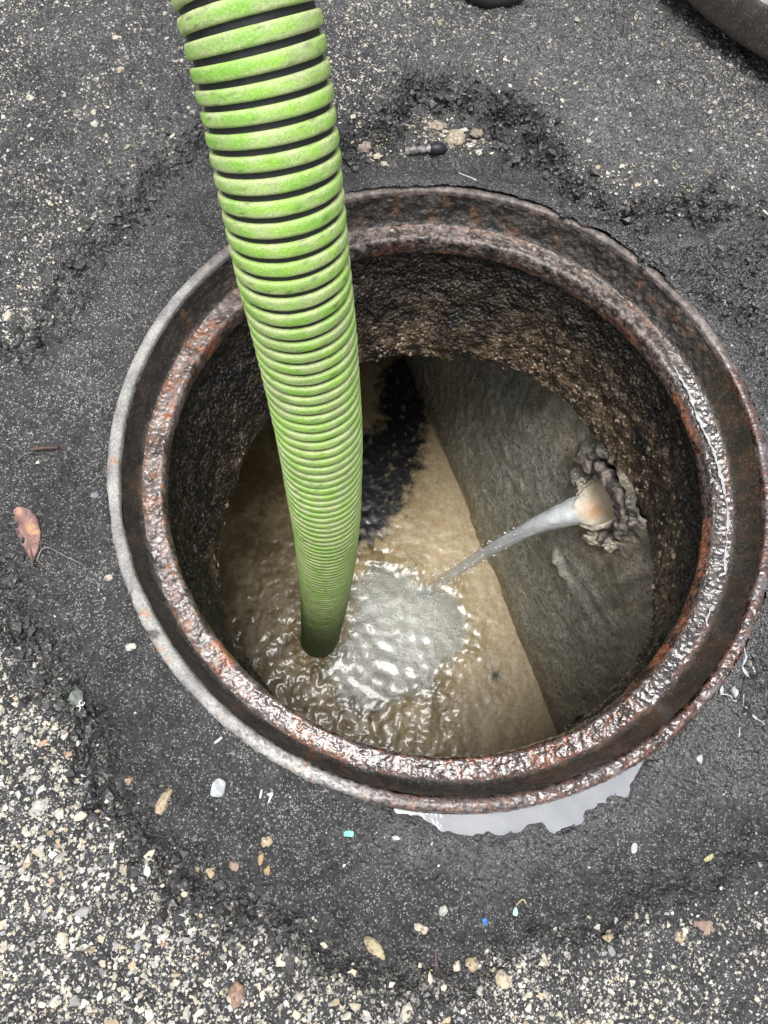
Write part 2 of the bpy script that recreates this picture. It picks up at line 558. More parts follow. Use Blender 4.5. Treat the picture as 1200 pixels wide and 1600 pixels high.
def scatter(pos, rad, cols, nrm=None, flat=0.6, sub=1, jag=0.28, seed=0):
    """many deformed little stones as one vertex/face set"""
    g = np.random.default_rng(seed)
    bv, bf = ico(sub)
    n = len(pos)
    k = len(bv)
    S = bv[None] * (1 + jag * g.normal(size=(n, k, 1)).clip(-1.6, 1.6))
    S = S * np.stack([g.uniform(0.75, 1.45, n), g.uniform(0.7, 1.1, n), flat * g.uniform(0.7, 1.25, n)], 1)[:, None, :]
    a = g.uniform(0, 2 * math.pi, n)
    ca, sa = np.cos(a)[:, None], np.sin(a)[:, None]
    X = S[..., 0] * ca - S[..., 1] * sa
    Y = S[..., 0] * sa + S[..., 1] * ca
    S = np.stack([X, Y, S[..., 2]], 2)
    if nrm is not None:
        t = np.cross(nrm, [0.0, 0.0, 1.0])
        t /= np.linalg.norm(t, axis=1)[:, None] + 1e-9
        b = np.cross(nrm, t)
        S = S[..., 0:1] * t[:, None] + S[..., 1:2] * b[:, None] + S[..., 2:3] * nrm[:, None]
    V = pos[:, None] + S * rad[:, None, None]
    Fc = (bf[None] + (np.arange(n) * k)[:, None, None]).reshape(-1, 3)
    C = np.repeat(cols[:, None], k, 1) * (1 + 0.06 * g.normal(size=(n, k, 1)))
    return V.reshape(-1, 3), Fc, C.reshape(-1, 3)

stone_mat = mat_vc('pale_stone', 0.75, bumps=(('n', 900, 0.5, 0.0006),), vary=0.3, vscale=700)
N = 60000
cand = np.c_[rng.uniform(-0.74, 0.48, N), rng.uniform(-0.64, 0.94, N)]
ch, cc, cw, ce, cck, cfl, cpud, csd = ground_height(cand)
clump = 0.55 + 0.75 * pn(cand, 16, 40) + 0.4 * pn(cand, 45, 41)
prob = cc * np.clip(clump, 0.05, 1.3) * 0.70 * (1 - 0.6 * cck)
bot = sstep(-0.28, -0.46, cand[:, 1] + 0.25 * cand[:, 0])
prob *= 0.55 + 1.3 * bot
sel = rng.uniform(size=N) < prob
sp = cand[sel]
srad = np.exp(rng.normal(math.log(0.00125), 0.46, len(sp))).clip(0.0006, 0.0033) * (0.9 + 0.35 * bot[sel])
scol = PAL[rng.choice(len(PAL), len(sp), p=PALW)] * rng.uniform(0.62, 1.12, (len(sp), 1))
scol *= (1 - 0.35 * cw[sel])[:, None]
# a sparse sprinkling of grit inside the fine patch
N2 = 16000
c2 = np.c_[rng.uniform(-0.74, 0.48, N2), rng.uniform(-0.64, 0.94, N2)]
r2 = np.hypot(c2[:, 0], c2[:, 1])
h2, cc2, cw2, _, ck2, fl2, pd2, _ = ground_height(c2)
s2 = (r2 > 0.347) & (rng.uniform(size=N2) < 0.20 * (1 - cc2) * (1 - pd2) * (1 - 0.7 * fl2))
gp = c2[s2]
grad = np.exp(rng.normal(math.log(0.00062), 0.40, len(gp))).clip(0.0004, 0.0024)
gcol = PAL[rng.choice(len(PAL), len(gp), p=PALW)] * rng.uniform(0.45, 1.1, (len(gp), 1))
rb_ = np.vstack([rng.normal(size=(n_, 2)) * np.array(sd_) + at(*c_)[:2] for c_, sd_, n_ in [((690, 205), (0.022, 0.012), 260), ((590, 225), (0.022, 0.012), 160), ((745, 215), (0.018, 0.008), 90), ((990, 300), (0.05, 0.02), 120)]])
gp = np.vstack([gp, rb_])
grad = np.r_[grad, np.exp(rng.normal(math.log(0.0010), 0.5, len(rb_))).clip(0.0005, 0.0035)]
gcol = np.vstack([gcol, PAL[rng.choice(4, len(rb_))] * rng.uniform(0.5, 1.0, (len(rb_), 1))])
allp = np.vstack([sp, gp])
alrad = np.r_[srad, grad]
alz = np.r_[hz(sp[:, 0], sp[:, 1]), hz(gp[:, 0], gp[:, 1])] + alrad * rng.uniform(-0.25, 0.22, len(alrad))
V, Fc, C = scatter(np.c_[allp, alz], alrad, np.vstack([scol, gcol]), seed=5, jag=0.42, flat=0.5)
gravel = meshobj('gravel', V, Fc, stone_mat, attrs={'col': C}, smooth=False)
tag(gravel, 'pale stones and grit bedded in the worn dark asphalt', 'gravel', kind='stuff')

def along(line, n, sd_):
    q, s_ = catmull(np.c_[line[:, :2], np.zeros(len(line))], 0.002)
    return q[rng.integers(0, len(q), n), :2] + rng.normal(size=(n, 2)) * sd_
rbl = np.vstack([along(c, n_, 0.009) for c, n_ in zip(CRACKS, (420, 420, 260, 60))] + [along(PATCH[1:13], 520, 0.012), along(PATCH[27:-1], 620, 0.013)])
wz_ = np.c_[rng.uniform(0.25, 0.5, 2600), rng.uniform(-0.2, 0.4, 2600)]
rbl = np.vstack([rbl, wz_[(polysd(wz_, WETR) < 0) & (np.hypot(wz_[:, 0], wz_[:, 1]) > 0.352)]])
rbr = np.exp(rng.normal(math.log(0.0024), 0.5, len(rbl))).clip(0.001, 0.0052)
V, Fc, C = scatter(np.c_[rbl, hz(rbl[:, 0], rbl[:, 1]) + 0.1 * rbr], rbr, np.tile(c3(0.030, 0.030, 0.031), (len(rbl), 1)) * rng.uniform(0.5, 1.9, (len(rbl), 1)), seed=17, jag=0.34, flat=0.75)
rub_mat = mat_vc('broken_wet_asphalt', 0.3, bumps=(('n', 420, 0.8, 0.0016), ('n', 1200, 0.5, 0.0006)), vary=0.5, vscale=500, spec=0.6, coat=0.15,
                 speck=((600, 0.93, (0.30, 0.28, 0.24), 0.6),))
tag(meshobj('rubble', V, Fc, rub_mat, None, {'col': C}, smooth=False), 'crumbs of broken black asphalt along the eroded ledges and cracks', 'rubble', kind='stuff')

# ------------------------------------------------------------------ manhole frame
NA = 2500
TH = np.linspace(0, 2 * math.pi, NA, endpoint=False)
A_bot, A_right, A_top, A_left = ang(690, 1250), ang(1185, 800), ang(690, 296), ang(180, 760)
A_br = ang(1060, 1120)
wetarc = arcmask(TH, ang(620, 1240), ang(1150, 580), 0.25)           # wet from the bottom round to the right
leftarc = arcmask(TH, ang(300, 440), ang(560, 1240), 0.2)
toparc = arcmask(TH, ang(1120, 530), ang(330, 420), 0.2)
brarc = arcmask(TH, ang(860, 1230), ang(1190, 880), 0.15)
rightarc = arcmask(TH, ang(1060, 1110), ang(1110, 540), 0.15)
botarc = arcmask(TH, ang(360, 1120), ang(1010, 1170), 0.25)

def lathe(profile, step=0.0007, wob=0.0):
    pr = np.asarray(profile, float)
    q, s = catmull(np.c_[pr, np.zeros(len(pr))], step)
    q = q[:, :2]
    n = len(q)
    R_ = q[None, :, 0] + np.zeros((NA, 1))
    Z_ = q[None, :, 1] + np.zeros((NA, 1))
    T_ = np.repeat(TH[:, None], n, 1)
    S_ = np.repeat((s / s[-1])[None], NA, 0)
    t = np.gradient(q, axis=0)
    t /= np.linalg.norm(t, axis=1)[:, None] + 1e-12
    return R_.ravel(), Z_.ravel(), T_.ravel(), S_.ravel(), np.tile(t[:, 1], NA), np.tile(-t[:, 0], NA), n

def build_ring(name, profile, disp, colour, mat, parent):
    R_, Z_, T_, S_, nr, nz, n = lathe(profile)
    P = np.c_[R_ * np.cos(T_), R_ * np.sin(T_), Z_]
    k = np.repeat(np.arange(NA), n)
    d = disp(P, S_, k)
    R2 = R_ + nr * d
    Z2 = Z_ + nz * d
    V = np.c_[R2 * np.cos(T_), R2 * np.sin(T_), Z2]
    c, ro = colour(P, S_, k, d)
    f = gridfaces(NA, n, True)
    return meshobj(name, V, f[:, ::-1], mat, parent, {'col': c, 'rough': ro})

iron = mat_vc('rusted_cast_iron', rattr='rough', bumps=(('n', 420, 0.38, 0.0012), ('n', 1100, 0.2, 0.0005)), vary=0.55, vscale=420, spec=0.8, wetcoat=True,
              speck=((900, 0.93, (0.30, 0.27, 0.23), 0.35),))
frame = empty('manhole_ring', (0, 0, -0.06))
tag(frame, 'round rusty cast iron manhole frame set in the asphalt round the open hole', 'manhole frame')

def c3(*v):
    return np.array(v)

def rim_disp(P, S, k):
    wet = brarc[k] + 0.5 * botarc[k]
    pit = pn(P, 230, 57) + 0.7 * pn(P, 450, 58)
    return -0.0006 * sstep(0.0, 0.7, pit) * wet.clip(0.15, 1) + (0.0004 + 0.0007 * wet.clip(0, 1)) * fbm(P, 130, 3, 50) + 0.0012 * np.minimum(0, pn(P, 22, 51) + 0.15) + 0.0006 * pn(P, 9, 52)

def rim_col(P, S, k, d):
    n1, n2, n3 = fbm(P, 35, 3, 53), fbm(P, 110, 3, 54), pn(P, 14, 55)
    grey = mix(c3(0.20, 0.195, 0.19), c3(0.33, 0.32, 0.30), sstep(-0.5, 0.5, n1))
    grey = mix(grey, c3(0.34, 0.20, 0.12), 0.8 * sstep(0.30, 0.62, n2 * 0.6 + n3 * 0.7))
    grey = mix(grey, c3(0.05, 0.045, 0.042), sstep(0.45, 0.7, pn(P, 60, 56)))
    brown = mix(c3(0.032, 0.016, 0.011), c3(0.12, 0.048, 0.028), sstep(-0.4, 0.5, n2))
    brown = mix(brown, c3(0.12, 0.10, 0.10), sstep(0.1, 0.5, n1))
    lav = mix(c3(0.06, 0.046, 0.043), c3(0.14, 0.075, 0.052), sstep(-0.2, 0.5, n2))
    tp = mix(c3(0.06, 0.05, 0.045), c3(0.17, 0.13, 0.115), sstep(-0.4, 0.5, n2))
    b = botarc[k]
    c = mix(grey, lav, b * sstep(ang(480, 1195), ang(640, 1240), TH[k] if False else np.where(TH[k] > math.pi, TH[k] - 2 * math.pi, TH[k])))
    c = mix(c, brown, np.clip(brarc[k] + rightarc[k], 0, 1))
    c = mix(c, tp, toparc[k])
    pit = pn(P, 230, 57) + 0.7 * pn(P, 450, 58)
    c = mix(c, c * 0.35, sstep(0.0, 0.6, pit) * 0.8 * (0.25 + 0.75 * np.clip(brarc[k] + botarc[k] + rightarc[k], 0, 1)))
    # outer and inner drops are dark
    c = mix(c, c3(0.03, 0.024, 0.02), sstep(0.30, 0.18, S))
    inner = sstep(0.62, 0.74, S)
    c = mix(c, mix(c3(0.40, 0.36, 0.30), c3(0.25, 0.13, 0.06), sstep(-0.1, 0.4, n2)), (1 - toparc[k]) * np.exp(-((S - 0.60) / 0.035) ** 2) * 0.7 * (1 - brarc[k]))
    w = np.clip(brarc[k] + rightarc[k] + 0.6 * botarc[k], 0, 1)
    ro = 0.62 - 0.40 * w + 0.12 * n1
    return c.clip(0.004, 1), ro.clip(0.1, 0.95)

build_ring('rim', [(0.347, -0.075), (0.3455, -0.04), (0.3447, -0.015), (0.3438, -0.006), (0.3420, -0.0015), (0.338, 0.0002), (0.334, 0.0),
                   (0.3312, -0.0015), (0.3300, -0.006)], rim_disp, rim_col, iron, frame)

def wall_disp(P, S, k):
    return (0.0006 + 0.0016 * toparc[k]) * fbm(P, 90, 3, 60) + 0.0020 * toparc[k] * pn(P, 26, 61)

def wall_col(P, S, k, d):
    n1, n2 = fbm(P, 45, 3, 62), fbm(P * [1, 1, 0.35], 70, 3, 63)
    c = mix(c3(0.011, 0.010, 0.009), c3(0.045, 0.036, 0.028), sstep(-0.5, 0.6, n1))
    c = mix(c, c3(0.11, 0.05, 0.022), 0.7 * sstep(0.25, 0.7, n2))
    wet = np.clip(brarc[k] + rightarc[k], 0, 1)
    c = mix(c, mix(c3(0.032, 0.026, 0.018), c3(0.075, 0.045, 0.026), sstep(-0.3, 0.6, n2)), 0.85 * wet)
    c = mix(c, c3(0.12, 0.10, 0.085), 0.5 * sstep(0.55, 0.8, pn(P, 320, 64)))
    return c, (0.62 - 0.28 * wet + 0.1 * n1).clip(0.15, 0.9)

build_ring('side_wall', [(0.3300, -0.0055), (0.3285, -0.012), (0.3255, -0.026), (0.3225, -0.037), (0.3205, -0.0405), (0.3185, -0.042)], wall_disp, wall_col, iron, frame)

def seat_disp(P, S, k):
    bump = 0.0007 * fbm(P, 120, 3, 70) + 0.0010 * pn(P, 45, 71)
    bump += (0.0028 * toparc[k]) * np.abs(pn(P, 60, 72)) + 0.0006 * np.minimum(0.3, pn(P, 230, 73))
    rg = rightarc[k]
    pit = pn(P, 210, 78) + 0.7 * pn(P, 430, 79)
    bump -= 0.00050 * sstep(0.0, 0.7, pit) * (0.5 + 0.5 * np.clip(botarc[k] + brarc[k] + rightarc[k] + leftarc[k], 0, 1))
    bead = rg * (0.0035 * np.exp(-((S - 0.62) / 0.10) ** 2) - 0.0035 * np.exp(-((S - 0.30) / 0.16) ** 2))
    return bump + bead

def seat_col(P, S, k, d):
    n1, n2, n3 = fbm(P, 40, 3, 74), fbm(P, 120, 3, 75), pn(P, 20, 76)
    dry = mix(c3(0.045, 0.036, 0.034), c3(0.19, 0.17, 0.17), sstep(-0.5, 0.5, n1))
    dry = mix(dry, c3(0.24, 0.095, 0.04), 0.9 * sstep(0.10, 0.55, 0.7 * n2 + 0.6 * n3))
    wet = mix(c3(0.022, 0.013, 0.009), c3(0.060, 0.037, 0.030), sstep(-0.4, 0.4, n1))
    wet = mix(wet, c3(0.17, 0.058, 0.022), 0.9 * sstep(0.1, 0.6, n2 * 0.6 + n3 * 0.6))
    tp = mix(c3(0.035, 0.030, 0.028), c3(0.15, 0.135, 0.13), sstep(-0.35, 0.55, n2))
    tp = mix(tp, c3(0.11, 0.045, 0.03), 0.8 * sstep(0.0, 0.5, n3) * sstep(0.35, 0.6, S))
    tp = mix(tp, c3(0.34, 0.30, 0.24), 0.8 * sstep(0.5, 0.8, pn(P, 200, 77)))
    c = mix(dry, wet, np.clip(botarc[k] * 0.8 + brarc[k] + rightarc[k], 0, 1))
    c = mix(c, tp, toparc[k])
    br = rightarc[k]
    c = mix(c, mix(c3(0.02, 0.018, 0.016), c3(0.08, 0.075, 0.07), sstep(-0.2, 0.6, n2)), br * sstep(0.46, 0.36, S))
    c = mix(c, c3(0.25, 0.09, 0.03), br * np.exp(-((S - 0.66) / 0.13) ** 2) * sstep(-0.3, 0.4, n1))
    pit = pn(P, 210, 78) + 0.7 * pn(P, 430, 79)
    c = mix(c, c * 0.33, sstep(0.0, 0.65, pit) * 0.8)
    c = c * np.array([1.12, 0.97, 0.88])
    # rusty line at the outer foot and along the lip, black below the lip
    c = mix(c, c3(0.16, 0.055, 0.022), 0.75 * np.exp(-((S - 0.74) / 0.05) ** 2) * sstep(-0.4, 0.3, n1))
    c = mix(c, c3(0.14, 0.055, 0.025), 0.7 * np.exp(-((S - 0.04) / 0.05) ** 2) * sstep(-0.2, 0.4, n3))
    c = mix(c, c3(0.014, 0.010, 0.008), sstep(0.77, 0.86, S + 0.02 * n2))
    w = np.clip(botarc[k] * 0.85 + brarc[k] + rightarc[k] + 0.4 * leftarc[k], 0, 1)
    ro = 0.48 - 0.34 * w + 0.12 * n2
    ro = np.where(S > 0.82, 0.55, ro)
    return c.clip(0.004, 1), ro.clip(0.10, 0.95)

build_ring('seat', [(0.3188, -0.0417), (0.3160, -0.0428), (0.311, -0.0432), (0.306, -0.0428), (0.3015, -0.0422), (0.2988, -0.0432), (0.2970, -0.0465),
                    (0.2965, -0.052), (0.2968, -0.060), (0.299, -0.068), (0.306, -0.074)], seat_disp, seat_col, iron, frame)

# ------------------------------------------------------------------ concrete neck below the frame
NB = np.array([at(x, y, NECK_Z) for x, y in [(345, 860), (352, 800), (370, 745), (390, 703), (425, 655), (470, 612), (520, 586), (566, 570), (600, 562), (640, 556), (690, 560),
      (730, 561), (770, 572), (815, 583), (850, 606), (885, 634), (912, 662), (940, 700), (970, 735), (1000, 790), (1012, 850), (1017, 920), (1010, 985),
      (985, 1040), (950, 1085), (900, 1125), (860, 1155), (800, 1190), (700, 1215), (600, 1205), (500, 1160), (430, 1092), (385, 1030), (360, 985), (347, 925)]])
nth = np.arctan2(NB[:, 1], NB[:, 0])
nrr = np.hypot(NB[:, 0], NB[:, 1])
o = np.argsort(nth)
nth, nrr = nth[o], nrr[o]
NTH = 1400
th = np.linspace(-math.pi, math.pi, NTH, endpoint=False)
rb = np.interp(th, np.r_[nth - 2 * math.pi, nth, nth + 2 * math.pi], np.r_[nrr, nrr, nrr])
NV = 150
vv = np.linspace(0, 1, NV)
T2, V2 = np.meshgrid(th, vv, indexing='ij')
rt = 0.304
RR = rt + (rb[:, None] - rt) * sstep(0.0, 1.0, V2) ** 0.9
ZZ = -0.066 + (NECK_Z + 0.066) * V2
P = np.c_[(RR * np.cos(T2)).ravel(), (RR * np.sin(T2)).ravel(), ZZ.ravel()]
v = V2.ravel()
thv = T2.ravel()
nd = 0.0045 * fbm(P, 16, 2, 80) + 0.0030 * fbm(P, 55, 3, 81) + 0.0016 * np.abs(pn(P, 160, 82)) + 0.0010 * pn(P, 330, 83)
rag = sstep(0.85, 1.0, v)
nd -= rag * (0.003 + 0.006 * pn(P * [1, 1, 0.2], 45, 84))
dz = rag * (0.006 * pn(P * [1, 1, 0], 30, 85) + 0.004 * pn(P * [1, 1, 0], 95, 86))
rad = np.hypot(P[:, 0], P[:, 1])
rad2 = rad - nd
PV = np.c_[P[:, 0] / rad * rad2, P[:, 1] / rad * rad2, P[:, 2] + dz]
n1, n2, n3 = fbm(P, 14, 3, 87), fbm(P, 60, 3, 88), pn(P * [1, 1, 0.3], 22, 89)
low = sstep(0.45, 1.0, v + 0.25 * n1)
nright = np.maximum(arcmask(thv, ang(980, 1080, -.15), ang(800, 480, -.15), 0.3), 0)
col = mix(c3(0.006, 0.005, 0.004), c3(0.026, 0.019, 0.013), sstep(-0.5, 0.6, n2))  # near-black upper wall: the lip's overhang shade painted into the colour
low = low * (1 - 0.55 * arcmask(thv, ang(430, 500, -.15), ang(400, 1080, -.15), 0.3))  # left side painted darker, as if in shade
col = mix(col, mix(c3(0.045, 0.032, 0.020), c3(0.15, 0.11, 0.07), sstep(-0.4, 0.5, n2)), np.clip(0.85 * low + 0.55 * nright * sstep(0.25, 0.5, v), 0, 1))  # foot and right side painted lighter, as if better lit
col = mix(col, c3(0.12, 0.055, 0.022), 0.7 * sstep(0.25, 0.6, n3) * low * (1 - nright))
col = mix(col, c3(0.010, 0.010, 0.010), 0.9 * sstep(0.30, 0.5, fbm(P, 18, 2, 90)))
neck = empty('concrete_shaft', (0, 0, -0.24))
tag(neck, 'dark damp rough concrete shaft with exposed aggregate under the iron frame', 'shaft')
neck_mat = mat_vc('damp_exposed_aggregate', 0.42, bumps=(('v', 260, 0.9, 0.003), ('n', 700, 0.8, 0.0012)), vary=0.55, vscale=330, spec=0.5,
                  speck=((300, 0.86, (0.09, 0.066, 0.042), 0.45), (520, 0.94, (0.20, 0.155, 0.11), 0.5)))
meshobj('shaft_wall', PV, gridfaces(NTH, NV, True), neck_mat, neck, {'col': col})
# crumbs of aggregate standing out of the shaft
pick = rng.choice(len(PV), 26000, replace=False)
pp = (0.03 + 0.85 * low[pick] + 0.45 * nright[pick] * sstep(0.2, 0.5, v[pick])) * sstep(-0.35, 0.3, n2[pick] + 0.5 * n1[pick])
pick = pick[rng.uniform(size=len(pick)) < 0.75 * pp]
crad = np.exp(rng.normal(math.log(0.0017), 0.38, len(pick))).clip(0.0007, 0.0045)
nrm = -np.c_[np.cos(thv[pick]), np.sin(thv[pick]), np.zeros(len(pick))]
ccol = np.array([(0.17, 0.12, 0.075), (0.10, 0.07, 0.045), (0.26, 0.20, 0.14), (0.06, 0.045, 0.03), (0.19, 0.16, 0.13)])[rng.choice(5, len(pick), p=[.32, .28, .14, .18, .08])]
ccol = ccol * rng.uniform(0.7, 1.7, (len(pick), 1)) * (0.30 + 0.85 * np.maximum(low, 0.8 * nright * sstep(0.2, 0.6, v))[pick])[:, None]  # crumb colours follow the shaft's painted shade
V, Fc, C = scatter(PV[pick], crad, ccol, nrm=nrm, flat=0.7, seed=11)
crumb_mat = mat_vc('damp_crumbs', 0.38, bumps=(('n', 900, 0.5, 0.0006),), vary=0.35, vscale=800)
tag(meshobj('aggregate', V, Fc, crumb_mat, neck, {'col': C}, smooth=False), kind='stuff')

# ------------------------------------------------------------------ tank chamber
tank = empty('tank_chamber', (0, 0.1, -1.3))
tag(tank, 'buried concrete tank chamber seen through the manhole', 'tank')
WA, WB = at(640, 575, WATER_Z)[:2], at(870, 1140, WATER_Z)[:2]
WU = (WB - WA) / np.linalg.norm(WB - WA)
WN = np.array([-WU[1], WU[0]])                 # points out of the chamber

def onwall(x, y):
    """the point of the right-hand tank wall seen at pixel x, y as (along, height)"""
    d = ROT @ np.array([(x - 600) / F, -(y - 800) / F, -1.0])
    s = ((WA - CAM[:2]) @ WN) / (d[:2] @ WN)
    p = CAM + s * d
    return np.array([(p[:2] - WA) @ WU, p[2]])

def wallpt(u, z, out=0.0):
    p = WA + WU * u - WN * out
    return np.array([p[0], p[1], z])

uu = np.arange(-0.9, 1.5, 0.004)
zz = np.arange(-1.3, NECK_Z + 0.012, 0.004)
UU, ZW = np.meshgrid(uu, zz, indexing='ij')
W2 = np.c_[UU.ravel(), ZW.ravel()]
pc = onwall(952, 775)
pd = np.hypot(W2[:, 0] - pc[0], (W2[:, 1] - pc[1]) * 0.85)
wn1, wn2, wn3 = fbm(W2, 9, 3, 100), fbm(W2 * [1, 0.5], 45, 4, 101), fbm(W2, 120, 3, 102)
wd = 0.006 * fbm(W2, 7, 3, 103) + 0.0022 * wn2 + 0.0012 * wn3
ringm = np.exp(-((pd - 0.066 - 0.010 * pn(W2, 30, 104)) / 0.018) ** 2)
hole = sstep(0.060, 0.050, pd + 0.006 * pn(W2, 40, 105))
wd += ringm * (0.012 + 0.010 * fbm(W2, 40, 3, 106)) - hole * 0.05
ledge = np.exp(-(((W2[:, 0] - onwall(880, 882)[0]) / 0.03) ** 2 + ((W2[:, 1] - onwall(880, 882)[1]) / 0.010) ** 2))
wd += ledge * (0.016 + 0.01 * pn(W2, 60, 107))
WP = np.c_[WA[0] + WU[0] * W2[:, 0] - WN[0] * wd, WA[1] + WU[1] * W2[:, 0] - WN[1] * wd, W2[:, 1]]
gcol = mix(c3(0.40, 0.40, 0.34), c3(0.70, 0.69, 0.60), sstep(-0.6, 0.7, wn2 + 0.4 * wn1))
gcol = mix(gcol, c3(0.10, 0.10, 0.08), 0.8 * sstep(0.15, 0.55, wn3 * 0.8 + wn2 * 0.5))
TANP = np.array([onwall(*p) for p in [(820, 560), (850, 640), (880, 720), (900, 760), (895, 860), (930, 900), (960, 960), (990, 1010), (1100, 1000), (1100, 700), (950, 560)]])
tanm = 1 - sstep(-0.03, 0.04, polysd(W2, TANP) + 0.03 * wn1 + 0.012 * wn2)
gcol = mix(gcol, mix(c3(0.46, 0.39, 0.28), c3(0.64, 0.57, 0.45), sstep(-0.5, 0.5, wn2)), 0.85 * tanm)
gcol = mix(gcol, c3(0.30, 0.15, 0.09), 0.5 * tanm * sstep(0.3, 0.7, pn(W2 * [1, 0.4], 28, 108)))
gcol = mix(gcol, mix(c3(0.08, 0.07, 0.06), c3(0.5, 0.44, 0.37), sstep(-0.2, 0.5, fbm(W2, 60, 3, 109))), ringm.clip(0, 1))
pale = np.exp(-(np.hypot(W2[:, 0] - onwall(990, 890)[0], W2[:, 1] - onwall(990, 890)[1]) / 0.04) ** 2)
gcol = mix(gcol, c3(0.62, 0.55, 0.45), 0.8 * pale)
gcol = mix(gcol, c3(0.008, 0.007, 0.006), hole)
gcol = mix(gcol, mix(c3(0.45, 0.40, 0.33), c3(0.12, 0.10, 0.08), sstep(-0.2, 0.4, pn(W2, 70, 110))), ledge.clip(0, 1))
tide = sstep(0.07, 0.0, W2[:, 1] - WATER_Z - 0.03 - 0.03 * wn1 - 0.012 * wn2)
gcol = mix(gcol, mix(c3(0.24, 0.19, 0.12), c3(0.38, 0.31, 0.22), sstep(-0.4, 0.4, wn2)), 0.65 * tide)
streak = sstep(0.15, 0.6, fbm(W2 * [1, 0.12], 22, 3, 111)) * sstep(-0.95, -0.5, W2[:, 1])
gcol = mix(gcol, c3(0.13, 0.12, 0.09), 0.55 * streak)
wall_mat = mat_vc('wet_concrete', 0.55, bumps=(('n', 220, 0.7, 0.003), ('n', 700, 0.5, 0.001)), vary=0.5, vscale=210, spec=0.45,
                  speck=((260, 0.86, (0.10, 0.10, 0.08), 0.55), (380, 0.90, (0.66, 0.65, 0.58), 0.5)))
meshobj('wall', WP, gridfaces(len(uu), len(zz)), wall_mat, tank, {'col': gcol})

def plainwall(a, b, parent, inward):
    """a thick wall from a to b (plan), its inner face on the line"""
    a, b = np.array(a), np.array(b)
    n = int(np.linalg.norm(b - a) / 0.03) + 2
    m_ = 38
    t = np.linspace(0, 1, n)
    z = np.linspace(-1.3, NECK_Z + 0.01, m_)
    Tm, Zm = np.meshgrid(t, z, indexing='ij')
    X = a[0] + (b - a)[0] * Tm.ravel()
    Y = a[1] + (b - a)[1] * Tm.ravel()
    Q = np.c_[X, Y, Zm.ravel()]
    q = fbm(Q, 6, 3, 120)
    Q[:, 0] += inward[0] * 0.006 * q
    Q[:, 1] += inward[1] * 0.006 * q
    B = Q - np.array([inward[0], inward[1], 0]) * 0.08
    nn = len(Q)
    f1 = gridfaces(n, m_)
    cc_ = mix(c3(0.13, 0.12, 0.10), c3(0.26, 0.24, 0.20), sstep(-0.5, 0.5, q))
    return meshobj('wall', np.vstack([Q, B]), np.vstack([f1, f1[:, ::-1] + nn]), wall_mat, parent, {'col': np.vstack([cc_, cc_])})

e0 = WA - WU * 0.9
e1 = WA + WU * 1.45
e2 = e1 - WN * 1.5
e3 = e0 - WN * 1.5
plainwall(e1, e2, tank, -WU)
plainwall(e2, e3, tank, WN)
plainwall(e3, e0, tank, WU)
# cover slab: the underside runs from the broken foot of the shaft outwards
ns = 12
ro_ = np.interp(th, np.r_[nth - 2 * math.pi, nth, nth + 2 * math.pi], np.r_[nrr, nrr, nrr])
fr = (np.linspace(0, 1, ns) ** 1.6)[None]
RS = (ro_[:, None] + 0.004) * (1 - fr) + 2.4 * fr
TS = np.repeat(th[:, None], ns, 1)
SP = np.c_[(RS * np.cos(TS)).ravel(), (RS * np.sin(TS)).ravel(), np.full(RS.size, NECK_Z - 0.001)]
SP[:, 2] += 0.004 * fbm(SP, 12, 2, 130)
up_ = SP.copy()
up_[:, 2] = -0.16
meshobj('cover_slab', SP, gridfaces(NTH, ns, True)[:, ::-1], wall_mat, tank, {'col': mix(c3(0.1, 0.09, 0.07), c3(0.22, 0.19, 0.15), sstep(-0.5, 0.5, fbm(SP, 20, 3, 131)))})
flo = np.array([[*e0, -1.3], [*e1, -1.3], [*e2, -1.3], [*e3, -1.3]])
meshobj('tank_floor', flo, np.array([[0, 1, 2, 3]]), wall_mat, tank, {'col': np.tile(c3(0.15, 0.12, 0.09), (4, 1))})

# ------------------------------------------------------------------ waste water in the tank
us = np.arange(-0.85, 1.4, 0.0042)
vs = np.arange(-0.012, 1.45, 0.0042)
UW, VW = np.meshgrid(us, vs, indexing='ij')
L2 = np.c_[UW.ravel(), VW.ravel()]
WX = np.c_[WA[0] + WU[0] * L2[:, 0] - WN[0] * L2[:, 1], WA[1] + WU[1] * L2[:, 0] - WN[1] * L2[:, 1]]
wz = lambda pts: ats(pts, WATER_Z)
n1, n2, n3 = fbm(WX, 12, 3, 140), fbm(WX, 45, 3, 141), fbm(WX, 130, 2, 142)
POOL = wz([(548, 900), (575, 878), (620, 880), (668, 900), (715, 922), (742, 965), (742, 1008), (712, 1050), (665, 1085), (612, 1105), (560, 1112), (520, 1095), (500, 1050), (500, 1010), (530, 985)])
psd = polysd(WX, POOL) + 0.024 * n1 + 0.012 * n2
pool = 1 - sstep(-0.035, 0.018, psd)
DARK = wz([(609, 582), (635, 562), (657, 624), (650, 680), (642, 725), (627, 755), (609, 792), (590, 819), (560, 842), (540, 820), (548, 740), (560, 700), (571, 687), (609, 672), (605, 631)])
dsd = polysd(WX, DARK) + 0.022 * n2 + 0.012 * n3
dark = 1 - sstep(0.004, 0.045, dsd)  # dark reflection of the chamber roof painted into the water colour
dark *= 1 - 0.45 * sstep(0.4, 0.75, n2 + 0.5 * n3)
dim = 1 - sstep(0, 0.25, 0.42 - WX[:, 1])
sl = mix(c3(0.22, 0.17, 0.10), c3(0.42, 0.345, 0.235), sstep(-0.6, 0.6, n1 + 0.6 * n2))
sl = mix(sl, c3(0.22, 0.15, 0.06), 0.55 * sstep(0.2, 0.6, fbm(WX, 30, 3, 143)))
sl = mix(sl, c3(0.09, 0.075, 0.055), 0.5 * sstep(0.35, 0.7, n3 * 0.5 + n2))
smooth_ = sstep(0.24, 0.16, L2[:, 1] + 0.05 * n1)
